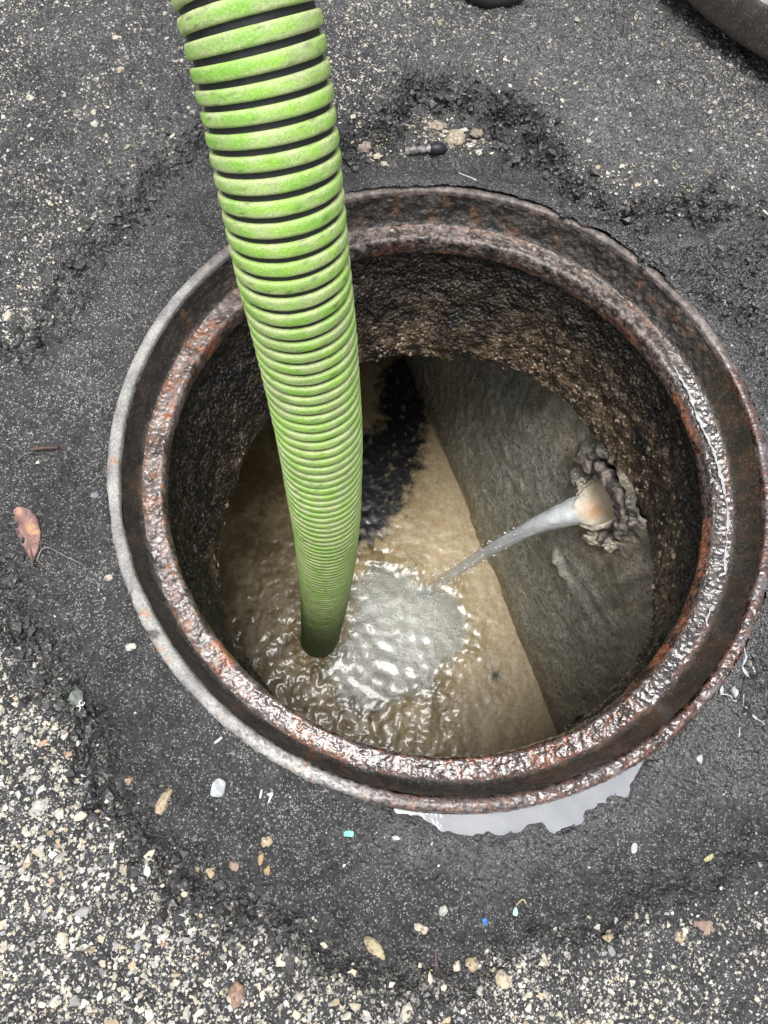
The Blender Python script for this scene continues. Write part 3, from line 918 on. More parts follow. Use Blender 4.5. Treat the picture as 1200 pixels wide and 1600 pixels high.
sl = mix(sl, mix(c3(0.36, 0.29, 0.21), c3(0.45, 0.37, 0.28), sstep(-0.5, 0.5, n1)), 0.7 * smooth_)
strip = sstep(0.075, 0.05, L2[:, 1] + 0.02 * n1)
sl = mix(sl, c3(0.47, 0.39, 0.30), 0.75 * strip)
swirl = np.exp(-(np.hypot(*(WX - wz([(625, 975)])[0, :2]).T) / 0.13) ** 2)
pc_ = mix(c3(0.16, 0.16, 0.12), c3(0.38, 0.39, 0.34), np.clip(swirl + 0.25 * n1, 0, 1))
sl = sl * np.array([1.04, 1.0, 0.80])
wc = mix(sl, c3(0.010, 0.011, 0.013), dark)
wc = mix(wc, pc_, pool)
spot = np.exp(-(np.hypot(*(WX - wz([(773, 1055)])[0, :2]).T) / 0.012) ** 2)
wc = mix(wc, c3(0.03, 0.03, 0.03), spot)
imp = wz([(655, 940)])[0, :2]
rd = np.hypot(*(WX - imp).T)
turb = np.exp(-(rd / 0.22) ** 2)
hosep = np.array([-0.13, -0.08])
rh = np.hypot(*(WX - hosep).T)
near_w = np.exp(-(np.hypot(*(WX - wz([(620, 1010)])[0, :2]).T) / 0.36) ** 2)
WW = WX + np.c_[0.022 * pn(WX, 20, 136) + 0.008 * pn(WX, 60, 134), 0.022 * pn(WX, 20, 137) + 0.008 * pn(WX, 60, 135)]
hgt = near_w * (0.0036 * pn(WW, 15, 144) + 0.0015 * pn(WW, 37, 145) * (1 - 0.6 * pool) + 0.0008 * pn(WW, 75, 146) * (1 - 0.5 * pool)) * (0.8 - 0.5 * pool) + 0.0012 * pn(WX, 40, 147) * (1 - smooth_ * 0.7)
hgt += 0.0003 * np.sin(rd * 2 * math.pi / 0.038 + 1.5 * n1) * np.exp(-((rd - 0.16) / 0.10) ** 2)
hgt += 0.004 * np.exp(-((psd - 0.005) / 0.016) ** 2) * (0.4 + 0.8 * n2) + (1 - pool) * (0.0016 * n2 + 0.0008 * n3) * (1 - 0.5 * smooth_)
hgt += 0.006 * np.exp(-((rh - 0.05) / 0.015) ** 2) * (0.5 + n2)
rough = 0.36 - 0.14 * pool - 0.12 * near_w + 0.12 * (n2 * 0.5)
WV = np.c_[WX, WATER_Z + hgt]
water_mat = mat_vc('murky_waste_water', rattr='rough', bumps=(('n', 70, 0.25, 0.006), ('n', 260, 0.27, 0.0028)), vary=0.3, vscale=120, spec=0.6, coat=0.5)
water = meshobj('water', WV, gridfaces(len(us), len(vs)), water_mat, None, {'col': wc, 'rough': rough.clip(0.06, 0.7)})
tag(water, kind='structure')

def hw(x, y):
    p = np.c_[x, y] - WA
    u = p @ WU
    w_ = -(p @ WN)
    i = np.clip(((u - us[0]) / 0.0042).astype(int), 0, len(us) - 1)
    j = np.clip(((w_ - vs[0]) / 0.0042).astype(int), 0, len(vs) - 1)
    return (WATER_Z + hgt).reshape(UW.shape)[i, j]
NBUB = 9000  # pale bubbles, also standing in for small dot glints on the pool
bc = np.c_[rng.uniform(-0.25, 0.30, NBUB), rng.uniform(-0.32, 0.22, NBUB)]
bsd = polysd(bc, POOL) + 0.02 * pn(bc, 14, 148)
bp_ = 0.16 * sstep(0.01, -0.03, bsd) + 0.55 * np.exp(-((bsd - 0.004) / 0.014) ** 2) * sstep(0.0, 0.5, pn(bc, 13, 149)) + 0.10 * sstep(0.2, 0.6, pn(bc, 20, 138)) * sstep(0.16, 0.05, bsd)
bp_ += 0.7 * np.exp(-(np.hypot(*(bc - imp).T) / 0.022) ** 2) + 0.35 * np.exp(-((np.hypot(*(bc - hosep).T) - 0.047) / 0.006) ** 2)
bin_ = ((bc - WA) @ WN < -0.01) & (rng.uniform(size=NBUB) < bp_)
bc = bc[bin_]
br_ = np.exp(rng.normal(math.log(0.0016), 0.4, len(bc))).clip(0.0007, 0.0045)
V, Fc, C = scatter(np.c_[bc, hw(bc[:, 0], bc[:, 1])], br_, np.tile(c3(0.55, 0.54, 0.46), (len(bc), 1)), flat=0.7, sub=2, jag=0.02, seed=13)
foam_glint_mat = mat_vc('foam_glint_bubbles', 0.12, vary=0.1, spec=0.9, coat=0.5)
tag(meshobj('foam_and_glints', V, Fc, foam_glint_mat, None, {'col': C}), 'specks of pale foam, some standing for glints, floating on the murky water round the hose', 'foam_and_glints', kind='stuff')

# ------------------------------------------------------------------ suction hose
HR, HCORE, PITCH = 0.0425, 0.0392, 0.0166
hpts = [(-0.134, -0.083, -1.06), (-0.130, -0.080, -1.0), (-0.125, -0.075, -0.883), (-0.119, -0.063, -0.552), (-0.118, -0.056, -0.331), (-0.120, -0.049, -0.182),
        (-0.124, -0.042, -0.097), (-0.132, -0.027, 0.017), (-0.142, -0.012, 0.098), (-0.151, 0.0, 0.164), (-0.160, 0.011, 0.218),
        (-0.171, 0.030, 0.270), (-0.186, 0.058, 0.320), (-0.206, 0.090, 0.368), (-0.245, 0.155, 0.44), (-0.32, 0.28, 0.525), (-0.46, 0.48, 0.58),
        (-0.66, 0.76, 0.54), (-0.88, 1.07, 0.36), (-1.05, 1.34, 0.16), (-1.22, 1.68, 0.055), (-1.55, 2.3, 0.047), (-2.0, 3.1, 0.047)]
Q, S = catmull(hpts, 0.003)
T, Nn, Bb = frames(Q)
hose = empty('suction_hose', (-0.130, -0.080, -1.0))
tag(hose, 'green ribbed suction hose with black grooves hanging down into the open manhole', 'hose')
def interp_frame(s):
    c = np.stack([np.interp(s, S, Q[:, k]) for k in range(3)], 1)
    n = np.stack([np.interp(s, S, Nn[:, k]) for k in range(3)], 1)
    b = np.stack([np.interp(s, S, Bb[:, k]) for k in range(3)], 1)
    t = np.stack([np.interp(s, S, T[:, k]) for k in range(3)], 1)
    return c, n, b, t
V, Fs = tubemesh(Q, HCORE, 40, True, up=(1, 0, 0))
hm = Mat('black_hose_rubber')
hm.set(Base_Color=hm.ramp(hm.noise(140, 4), [(0.3, (0.006, 0.006, 0.007)), (0.7, (0.018, 0.018, 0.019))]), Roughness=0.55, Normal=hm.bump(hm.noise(600, 3), 0.3, 0.0005))
meshobj('tube', V, Fs, hm.m, hose)
per = 56
fs_ = np.linspace(0, S[-1], 6000)
pit = np.interp(fs_, [0.0, 0.6, 1.0, 1.35, 1.5], [0.0147, 0.0137, 0.0135, 0.0122, 0.0122])   # the hose is stretched a little by its own weight
tn_ = np.r_[0, np.cumsum(np.diff(fs_) / pit[1:])]
turns = tn_[-1]
na = int(turns * per)
phi = np.linspace(0, turns * 2 * math.pi, na)
sc_ = np.interp(phi / (2 * math.pi), tn_, fs_)
ap = np.array([-0.0059, -0.0058, -0.0050, -0.0036, -0.0018, 0.0, 0.0018, 0.0036, 0.0050, 0.0058, 0.0059])
rp = np.array([-0.0035, -0.0013, -0.0005, -0.0001, 0.0, 0.0001, 0.0, -0.0001, -0.0005, -0.0013, -0.0035]) + HR
sa = np.clip(sc_[:, None] + ap[None] * (np.interp(sc_, fs_, pit) / 0.0168)[:, None], 0, S[-1])
ph = np.repeat(phi[:, None], len(ap), 1).ravel()
c, n, b, t = interp_frame(sa.ravel())
rr = np.tile(rp, na)
dirn = np.cos(ph)[:, None] * n + np.sin(ph)[:, None] * b
P0 = c + rr[:, None] * dirn
wob = 0.00035 * fbm(P0, 90, 2, 150)
P0 = P0 + wob[:, None] * dirn
across = np.tile(np.abs(ap) / 0.0059, na)
n1, n2 = fbm(P0, 60, 3, 151), fbm(P0 * [1, 1, 0.6], 420, 3, 152)
n4 = fbm(P0, 22, 2, 153)
green = mix(c3(0.18, 0.40, 0.045), c3(0.27, 0.50, 0.065), sstep(-0.5, 0.5, n4))
dusty = mix(c3(0.32, 0.44, 0.15), c3(0.38, 0.45, 0.21), sstep(-0.4, 0.4, n1))
dmask = np.clip(0.36 + 0.62 * sstep(0.15, 0.8, across) + 0.42 * n1 + 0.40 * n2, 0, 1)
hc = mix(green, dusty, dmask)
hc = mix(hc, c3(0.08, 0.10, 0.04), 0.7 * sstep(0.5, 0.8, fbm(P0, 240, 3, 154)))
hc = mix(hc, c3(0.30, 0.30, 0.19), 0.30 * sstep(0.35, 0.7, fbm(P0, 35, 4, 155, 0.65)))
mud_dim = sstep(-0.35, -0.85, P0[:, 2] + 0.06 * n1)  # wet dirt plus the dimming with depth, both painted into the rib colour
hc = hc * 1.18
hc = mix(hc, c3(0.06, 0.075, 0.03), 0.85 * mud_dim)
rib_mat = mat_vc('green_hose_plastic', 0.55, bumps=(('n', 400, 0.6, 0.0012), ('n', 1400, 0.6, 0.0006)), vary=0.28, vscale=650, spec=0.4)
meshobj('helix_rib', P0, gridfaces(na, len(ap)), rib_mat, hose, {'col': hc})

# ------------------------------------------------------------------ inlet pipe and its jet
mouth_u = onwall(940, 790)
pm = wallpt(mouth_u[0], mouth_u[1], 0.0)
jend = np.array([*wz([(648, 938)])[0, :2], WATER_Z - 0.01])
jd = (jend - pm)[:2]
jd = jd / np.linalg.norm(jd)
jl = np.array([-jd[1], jd[0]])
inlet = empty('inlet_pipe', tuple(pm))
tag(inlet, 'broken pale inlet pipe with crumbling mortar pouring water from the tank wall', 'pipe')
# trough: the lower part of the pipe, its crown broken away, inside stained cream and orange
npx, nax = 46, 90
PRAD = 0.036
tl = np.linspace(0.0, 1.0, npx)
aa = np.linspace(-1.0, 1.0, nax) * math.pi
TL, AA = np.meshgrid(tl, aa, indexing='ij')
TLr, AAr = TL.ravel(), AA.ravel()
tdir = np.array([jd[0], jd[1], -0.06])
# the end is broken back at the crown, so the cut faces upwards
lend = 0.036 - 0.050 * (1 - np.cos(AAr)) / 2 + 0.0035 * fbm(np.c_[np.cos(AAr), np.sin(AAr)], 2.6, 4, 160, 0.6)
LL = -0.07 + (lend + 0.07) * TLr
def trough(rad_, rg):
    y_ = np.sin(AAr) * rad_
    z_ = -np.cos(AAr) * rad_
    rr_ = rg * fbm(np.c_[LL, y_, z_], 70, 3, 161)
    y_ = y_ * (1 + rr_ / rad_)
    z_ = z_ * (1 + rr_ / rad_)
    return pm[None] + LL[:, None] * tdir + y_[:, None] * np.array([jl[0], jl[1], 0]) + z_[:, None] * np.array([0, 0, 1.0]) + np.array([0, 0, 0.012])
Vi, Vo = trough(PRAD - 0.003, 0.0006), trough(PRAD + 0.004, 0.0022)
f1 = gridfaces(npx, nax)
nn = len(Vi)
bnd = []
ids = np.arange(nn).reshape(npx, nax)
loop = np.r_[ids[0, :], ids[1:, -1], ids[-1, -2::-1], ids[-2:0:-1, 0]]
l2 = np.roll(loop, -1)
rimf = np.stack([ids[-1, :-1], ids[-1, 1:], ids[-1, 1:] + nn, ids[-1, :-1] + nn], 1)
ci = mix(c3(0.66, 0.60, 0.44), c3(0.74, 0.70, 0.58), sstep(-0.4, 0.4, fbm(Vi, 40, 2, 162)))
ci = mix(ci, c3(0.62, 0.30, 0.11), 0.8 * np.exp(-(AAr / 0.45) ** 2) * sstep(-0.03, 0.005, LL))
co_ = mix(c3(0.62, 0.56, 0.44), c3(0.22, 0.19, 0.15), sstep(-0.2, 0.5, fbm(Vo, 60, 3, 163)))
pipe_mat = mat_vc('stained_clay_pipe', 0.4, bumps=(('n', 300, 0.4, 0.001),), vary=0.15, vscale=200, spec=0.6)
meshobj('pipe_trough', np.vstack([Vi, Vo]), [f1, f1[:, ::-1] + nn, rimf], pipe_mat, inlet, {'col': np.vstack([ci, co_])})
# crumbling mortar collar round the pipe
def lumpy(center, size, seed, col_a, col_b, mat, name, parent, amp=0.35, sub=4, rot=None, fr=1.6):
    bv, bf = ico(sub)
    nz_ = fbm(bv + seed * 3.7, fr, 4, seed)
    v_ = bv * (1 + amp * nz_)[:, None] * np.array(size)
    if rot is not None:
        v_ = v_ @ np.asarray(Matrix.Rotation(rot, 3, 'Z')).T
    cc_ = mix(np.array(col_a), np.array(col_b), sstep(-0.4, 0.4, fbm(bv + seed, 4, 3, seed + 2)))
    return meshobj(name, v_ + np.asarray(center), bf, mat, parent, {'col': cc_})
mortar_mat = mat_vc('crumbling_mortar', 0.6, bumps=(('n', 260, 0.9, 0.003), ('n', 800, 0.6, 0.001)), vary=0.5, vscale=260, spec=0.5)
ca = np.linspace(0, 2 * math.pi, 160, endpoint=False)
cb = np.linspace(0, 2 * math.pi, 36, endpoint=False)
CA, CB = np.meshgrid(ca, cb, indexing='ij')
CA, CB = CA.ravel(), CB.ravel()
cl = np.c_[np.cos(CA), np.sin(CA), np.cos(CB) * 0.4]
mr = 0.0135 * (1 + 0.25 * fbm(cl, 1.6, 2, 170)) * (0.35 + 0.65 * sstep(-0.35, 0.45, np.sin(CA)))
majr = 0.058 * (1 + 0.10 * fbm(np.c_[np.cos(CA), np.sin(CA)], 1.6, 2, 171))
uo = (majr + mr * np.cos(CB)) * np.cos(CA)
zo = (majr + mr * np.cos(CB)) * np.sin(CA) * 1.05
ou = mr * np.sin(CB) * 0.9 + 0.006
MV = np.array([pm[0], pm[1], pm[2] + 0.012]) + uo[:, None] * np.array([WU[0], WU[1], 0]) + zo[:, None] * np.array([0, 0, 1.0]) - ou[:, None] * np.array([WN[0], WN[1], 0])
mf = gridfaces(160, 36, True)
kk = np.arange(160)
mf = np.vstack([mf, np.stack([kk * 36 + 35, ((kk + 1) % 160) * 36 + 35, ((kk + 1) % 160) * 36, kk * 36], 1)])
mn = fbm(MV, 60, 3, 172)
mn = mn
ctrm = MV - np.array([pm[0], pm[1], pm[2] + 0.012])
MV = MV + ctrm / np.linalg.norm(ctrm, axis=1)[:, None] * (0.0035 * fbm(MV, 40, 2, 173, 0.5) + 0.0030 * fbm(MV, 160, 3, 176, 0.6))[:, None]
MV[:, 2] += 0.003 * fbm(MV, 90, 3, 174)
MV[:, 0] += 0.003 * fbm(MV, 150, 3, 175)
mcol = mix(c3(0.05, 0.044, 0.040), c3(0.30, 0.26, 0.22), sstep(-0.3, 0.5, mn))
mcol = mix(mcol, mix(c3(0.42, 0.37, 0.30), c3(0.66, 0.60, 0.50), sstep(-0.3, 0.4, mn)), 0.75 * sstep(0.2, -0.5, np.sin(CA) + 0.4 * mn))
meshobj('mortar_collar', MV, mf, mortar_mat, inlet, {'col': mcol})
rag_mat = mat_vc('soaked_paper_fibre', 0.35, bumps=(('n', 180, 0.9, 0.003), ('n', 600, 0.6, 0.001)), vary=0.35, vscale=260, spec=0.6)
for i, (px, py, out, sz) in enumerate([(940, 842, 0.012, (0.026, 0.012, 0.010)), (964, 846, 0.012, (0.020, 0.011, 0.010)), (912, 748, 0.012, (0.016, 0.009, 0.012))]):
    w_ = onwall(px, py)
    ctr = wallpt(w_[0], w_[1], 0.0)
    dcam = CAM - ctr
    ctr = ctr + dcam / np.linalg.norm(dcam) * out
    lumpy(ctr, sz, 180 + i, (0.62, 0.58, 0.47), (0.30, 0.25, 0.19), rag_mat, 'soaked_fibre', inlet, 0.5, 4, 0.6 * i, 2.0)
# jet
start = pm + np.array([jd[0], jd[1], 0]) * 0.016 + np.array([0, 0, -0.008])
tj = np.linspace(0, 1, 110)
JQ = np.c_[start[0] + (jend[0] - start[0]) * tj, start[1] + (jend[1] - start[1]) * tj, start[2] - 0.03 * tj + (jend[2] - start[2] + 0.03) * tj ** 1.9]
jr = np.interp(tj, [0, 0.1, 0.4, 0.75, 1], [0.022, 0.021, 0.0125, 0.0098, 0.0110])
V, Fs = tubemesh(JQ, jr, 40, True, up=(jl[0], jl[1], 0))
js = np.repeat(tj, 40)
js = np.r_[js, 0, 1]
an = np.r_[np.tile(np.arange(40), 110), 0, 0]
cen = np.vstack([np.repeat(JQ, 40, 0), JQ[0], JQ[-1]])
off = V - cen
jang = an / 40 * 2 * math.pi
am = 1 + 0.10 * fbm(np.c_[js * 0.16, 0.03 * np.cos(jang), 0.03 * np.sin(jang)], 45, 3, 190) + 0.05 * fbm(np.c_[js * 0.5, 0.03 * np.cos(jang), 0.03 * np.sin(jang)], 110, 2, 191)
V = cen + off * am[:, None]
jm = Mat('milky_water')
jm.set(Base_Color=jm.ramp(jm.noise(60, 4), [(0.3, (0.68, 0.73, 0.74)), (0.7, (0.88, 0.92, 0.93))]), Roughness=0.14, Transmission_Weight=0.2, IOR=1.33, Alpha=jm.attr('body', True),
       Specular_IOR_Level=0.7, Normal=jm.bump(jm.noise(130, 3), 0.25, 0.003))
body = np.interp(js, [0, 0.05, 0.12, 0.35, 0.6, 0.85, 1.0], [0.05, 0.35, 0.92, 0.74, 0.50, 0.28, 0.08])
body = np.clip(body * (1 + 0.55 * fbm(np.c_[js * 0.05, 0.03 * np.cos(jang), 0.03 * np.sin(jang)], 60, 3, 192)), 0.02, 1)
jet = meshobj('water_jet', V, Fs, jm.m, None, {'body': body})
g_ = np.random.default_rng(21)
nd_ = 380
td = g_.uniform(0.25, 1.0, nd_)
dc = np.stack([np.interp(td, tj, JQ[:, k]) for k in range(3)], 1) + g_.normal(size=(nd_, 3)) * (0.005 + 0.026 * td[:, None] ** 4)
V, Fc, C = scatter(dc, g_.uniform(0.0007, 0.0019, nd_), np.tile(c3(0.7, 0.73, 0.73), (nd_, 1)), flat=0.9, sub=2, jag=0.03, seed=22)
tag(meshobj('spray', V, Fc, foam_glint_mat, jet, {'col': C}), kind='stuff')
tag(jet, 'milky stream of water arcing from the inlet pipe into the tank', 'water jet')

# ------------------------------------------------------------------ standing water on the ground
def water_film(name, label, P2, faces, z, colr=(0.62, 0.66, 0.69), rough=0.04):
    return None
pw = Mat('sky_tinted_puddle')  # whitish base colour paints in the sky reflected by clear water
pw.set(Base_Color=pw.ramp(pw.noise(35, 4), [(0.3, (0.62, 0.65, 0.69)), (0.7, (0.82, 0.85, 0.89))]), Roughness=0.03, Transmission_Weight=0.68, IOR=1.33, Specular_IOR_Level=0.6,
       Normal=pw.bump(pw.noise(90, 2), 0.08, 0.002))
a0, a1 = PUD_A - 0.03, PUD_B + 0.03
ta = np.linspace(a0, a1, 300)
rr_ = np.linspace(0.3446, 0.395, 40)
TA, RA = np.meshgrid(ta, rr_, indexing='ij')
PZ = -0.0115
PP = np.c_[(RA * np.cos(TA)).ravel(), (RA * np.sin(TA)).ravel(), np.full(TA.size, PZ)]
gh = hz(PP[:, 0], PP[:, 1])
fidx = gridfaces(300, 40)
okf = (gh[fidx] < PZ + 0.003).any(1) & (RA.ravel()[fidx] < 0.369 + 0.004 * pn(PP[fidx[:, 0], :2], 60, 45)[:, None]).all(1)
pbot = PP.copy()
pbot[:, 2] -= 0.006
fsel = fidx[okf]
pud = meshobj('puddle', PP, fsel, pw.m)
tag(pud, 'crescent of water, coloured pale as reflected sky, lying against the lower edge of the frame', 'puddle')

# glints of water in the seat and on wet ground, modelled as whitish beads
tr_mat = Mat('glint_bead')
tr_mat.set(Base_Color=(0.60, 0.62, 0.64, 1), Roughness=0.06, Specular_IOR_Level=0.8, Transmission_Weight=0.4)  # pale base carries the highlight of the water's edge
def glint(pts, z, w, label, seed, onground=False):
    P_ = np.array([at(x, y, z) for x, y in pts])
    q, s = catmull(P_, 0.0012)
    q[:, 0] += 0.0016 * pn(np.c_[s, s * 0], 140, seed) + 0.001 * pn(np.c_[s, s * 0], 330, seed + 1)
    q[:, 1] += 0.0016 * pn(np.c_[s, s * 0], 140, seed + 2)
    if onground:
        q[:, 2] = hz(q[:, 0], q[:, 1]) + 0.0004
    rad = w * np.clip(0.62 + 1.1 * fbm(np.c_[s, s * 0], 90, 2, seed + 3), 0.16, 1.9)
    rad = rad * np.minimum(1, np.minimum(np.arange(len(s)) / 4 + 0.15, (len(s) - 1 - np.arange(len(s))) / 4 + 0.15))
    V, Fs = tubemesh(q, rad, 10, True, up=(0, 0, 1), flat=0.35)
    o_ = meshobj('water_glint', V, Fs, tr_mat.m)
    tag(o_, label, 'water trickle', 'modelled glints of water on the frame and wet asphalt')
    return o_
SZ = -0.0425
glint([(1052, 572), (1075, 610), (1090, 650), (1108, 690), (1120, 720), (1130, 760), (1137, 800), (1136, 840), (1133, 880), (1136, 905), (1130, 940)], SZ, 0.0024,
        'long white glint of water lying along the right side of the seat', 200)
glint([(1115, 945), (1103, 972), (1112, 978), (1124, 965)], SZ, 0.0020, 'hooked glint of water at the end of the long water glint on the seat', 204)
glint([(1094, 990), (1091, 1015), (1078, 1040), (1062, 1066)], SZ, 0.0024, 'short slanting glint of water on the seat at lower right', 208)
glint([(1024, 1085), (1020, 1105), (1005, 1122), (985, 1140), (960, 1160), (930, 1178), (908, 1186)], SZ, 0.0024, 'broken curved glint of water along the foot of the seat at lower right', 212)
for k, (pts, w, lab) in enumerate([
        ([(1163, 1010), (1167, 1030), (1164, 1045), (1175, 1058), (1184, 1050), (1180, 1040)], 0.0020, 'looped glint of water on wet asphalt right of the frame'),
        ([(1130, 1070), (1134, 1082), (1146, 1088), (1153, 1094), (1150, 1080), (1152, 1070)], 0.0028, 'forked glint of water beside the frame above the smooth dark patch'),
        ([(1166, 1078), (1170, 1100), (1184, 1118), (1200, 1132)], 0.0016, 'thin glint of water running off the right edge of the photo'),
        ([(1165, 1136), (1160, 1152)], 0.0034, 'stubby bright glint of water on the smooth dark patch'),
        ([(1102, 1178), (1099, 1188), (1102, 1195)], 0.0030, 'comma shaped glint of water at the lower edge of the dark patch'),
        ([(1185, 930), (1188, 955), (1182, 965)], 0.0018, 'small bent glint of water against the right side of the rim'),
        ([(1112, 440), (1120, 462), (1132, 455), (1142, 470), (1150, 480)], 0.0014, 'zigzag glint of water on the rough asphalt upper right of the frame')]):
    glint(pts, 0.0, w, lab, 220 + 5 * k, True)

# ------------------------------------------------------------------ manhole lid lying at upper right
lid = empty('manhole_cover', (0, 0, 0))
LR, LT, LZ = 0.325, 0.050, 0.055
e_ = ats([(1070, 0), (1122, 42), (1200, 97)], LZ)
mid = (e_[0, :2] + e_[2, :2]) / 2
ch_ = e_[2, :2] - e_[0, :2]
nv = np.array([-ch_[1], ch_[0]])
nv /= np.linalg.norm(nv)
if nv[1] < 0:
    nv = -nv
half = np.linalg.norm(ch_) / 2
lc = mid + nv * math.sqrt(LR ** 2 - half ** 2)
lid.location = (lc[0], lc[1], 0.0)
tag(lid, 'thick dark iron manhole lid lying on the asphalt, cut off by the top right corner', 'manhole lid')
def disc(profile, n=360):
    pr = np.asarray(profile)
    a = np.linspace(0, 2 * math.pi, n, endpoint=False)
    V_ = np.stack([np.outer(np.cos(a), pr[:, 0]) + lc[0], np.outer(np.sin(a), pr[:, 0]) + lc[1], np.repeat(pr[None, :, 1], n, 0)], 2).reshape(-1, 3)
    return V_, gridfaces(n, len(pr), True)
ed = [(0.30, LZ), (LR - 0.002, LZ), (LR, LZ + 0.003), (LR, LZ + 0.01), (LR, LZ + 0.02), (LR, LZ + LT - 0.004), (LR - 0.003, LZ + LT)]
V, f_ = disc(ed)
lcol = mix(c3(0.022, 0.016, 0.013), c3(0.05, 0.036, 0.028), sstep(-0.4, 0.4, fbm(V, 60, 3, 250)))
meshobj('edge_band', V, f_, iron, lid, {'col': lcol, 'rough': np.full(len(V), 0.6)})
tp_ = [(LR - 0.003, LZ + LT)] + [(r_, LZ + LT + (0.0025 if (int(r_ / 0.012) % 2) else 0.0)) for r_ in np.linspace(LR - 0.012, 0.004, 110)]
V, f_ = disc(tp_)
V[:, 2] += 0.0006 * fbm(V, 120, 2, 252)
meshobj('plate', V, f_, iron, lid, {'col': mix(c3(0.10, 0.10, 0.10), c3(0.30, 0.30, 0.30), sstep(-0.3, 0.5, fbm(V, 70, 3, 251))), 'rough': np.full(len(V), 0.4)})
V, f_ = disc([(0.30, LZ), (0.29, LZ - 0.006), (0.22, LZ - 0.006), (0.20, -0.002), (0.02, -0.002)])
meshobj('underside', V, f_, iron, lid, {'col': np.tile(c3(0.02, 0.016, 0.013), (len(V), 1)), 'rough': np.full(len(V), 0.7)})

# ------------------------------------------------------------------ black rubber cap at the top edge
cp = atg(765, -24)
capo = empty('rubber_cap', (cp[0], cp[1], hz(cp[0], cp[1])))
tag(capo, 'black rounded rubber cap on the asphalt, cut off by the top edge', 'rubber cap')
rm = Mat('black_rubber')
rm.set(Base_Color=(0.009, 0.009, 0.009, 1), Roughness=0.6, Normal=rm.bump(rm.noise(300, 3), 0.3, 0.0008))
pr = np.array([(0.001, 0.045), (0.018, 0.044), (0.027, 0.040), (0.031, 0.032), (0.032, 0.016), (0.035, 0.012), (0.036, 0.006), (0.034, 0.0)]) * [1.4, 1.0]
a = np.linspace(0, 2 * math.pi, 96, endpoint=False)
z0 = hz(cp[0], cp[1])
V = np.stack([np.outer(np.cos(a), pr[:, 0]) + cp[0], np.outer(np.sin(a), pr[:, 0]) + cp[1], np.repeat(pr[None, :, 1], 96, 0) + z0], 2).reshape(-1, 3)
meshobj('cap_body', V, gridfaces(96, len(pr), True)[:, ::-1], rm.m, capo)
V, Fs = tubemesh(np.c_[0.0455 * np.cos(np.linspace(0, 2 * math.pi, 65)) + cp[0], 0.0455 * np.sin(np.linspace(0, 2 * math.pi, 65)) + cp[1], np.full(65, z0 + 0.022)], 0.0022, 8, False)
meshobj('clamp_band', V, Fs, rm.m, capo)

# ------------------------------------------------------------------ leaf, twigs, chips, pebbles
def flat_piece(name, pts, thick, colour, mat, label, cat, lift=0.0006, group=None, seed=0, dome=0.0, res=0.0012, parent=None, edge=None):
    """a thin solid piece with the outline pts (photo pixels) lying on the ground"""
    pl = np.array([atg(x, y) for x, y in pts])[:, :2]
    pl, _ = catmull(np.c_[np.vstack([pl, pl[:1]]), np.zeros(len(pl) + 1)], res)
    pl = pl[:-1, :2]
    ctr = pl.mean(0)
    n_ = len(pl)
    lev = np.linspace(1, 0, 9)[:-1]
    rings = np.concatenate([ctr + (pl - ctr) * k for k in lev] + [ctr[None]])
    zg = hz(rings[:, 0], rings[:, 1])
    zb = zg.mean()
    lv = np.r_[np.repeat(lev, n_), 0]
    z_ = zb + 0.35 * (zg - zb) + lift + dome * (1 - lv ** 2)
    V1 = np.c_[rings, z_ + thick]
    V0 = np.c_[rings, z_ - 0.0004]
    f_ = []
    kk_ = np.arange(n_)
    k2 = (kk_ + 1) % n_
    q_ = [np.stack([i * n_ + kk_, i * n_ + k2, (i + 1) * n_ + k2, (i + 1) * n_ + kk_], 1) for i in range(len(lev) - 1)]
    q_ = np.vstack(q_)
    i = len(lev) - 1
    tr_ = np.stack([i * n_ + kk_, i * n_ + k2, np.full(n_, len(rings) - 1)], 1)
    m_ = len(rings)
    sidef = np.stack([kk_, k2, k2 + m_, kk_ + m_], 1)
    colr = colour(V1, lv)
    o_ = meshobj(name, np.vstack([V1, V0]), [q_, q_[:, ::-1] + m_, sidef[:, ::-1], tr_, tr_[:, ::-1] + m_], mat, parent, {'col': np.vstack([colr, colr * 0.6])})
    if label:
        tag(o_, label, cat, group)
    return o_

chip_mat = mat_vc('chip', 0.6, bumps=(('n', 600, 0.5, 0.0008),), vary=0.25, vscale=600)
leaf_mat = mat_vc('dead_leaf', 0.55, bumps=(('n', 350, 0.5, 0.0008),), vary=0.35, vscale=420, spec=0.4)
lp = atg(45, 830)
leaf = empty('dead_leaf', (lp[0], lp[1], hz(lp[0], lp[1])))
tag(leaf, 'reddish brown dead leaf with ragged edges lying left of the frame', 'leaf')
def leafcol(V_, lv):
    a_, b_ = fbm(V_, 130, 3, 260), fbm(V_, 60, 2, 261)
    c_ = mix(c3(0.13, 0.07, 0.06), c3(0.27, 0.15, 0.125), sstep(-0.5, 0.4, a_))
    c_ = mix(c_, c3(0.46, 0.27, 0.14), 0.8 * sstep(0.25, 0.6, b_))
    return mix(c_, c3(0.10, 0.085, 0.09), 0.8 * sstep(0.25, 0.5, fbm(V_, 90, 2, 262)))
flat_piece('leaf_blade', [(53, 879), (45, 868), (35, 852), (27, 838), (24, 828), (19, 822), (20, 812), (12, 800), (18, 795), (17, 780), (26, 782), (33, 787), (44, 790), (50, 800), (58, 808), (62, 822), (64, 838), (61, 856), (56, 870)],
           0.0005, leafcol, leaf_mat, None, None, 0.0004, dome=0.0004, parent=leaf)
q, s = catmull([atg(53, 888), atg(52, 876), atg(46, 850), atg(39, 825), atg(33, 800)], 0.001)
q[:, 2] = hz(q[:, 0], q[:, 1]).mean() + 0.0018
V, Fs = tubemesh(q, np.linspace(0.0008, 0.0003, len(q)), 8)
lm = Mat('leaf_rib')
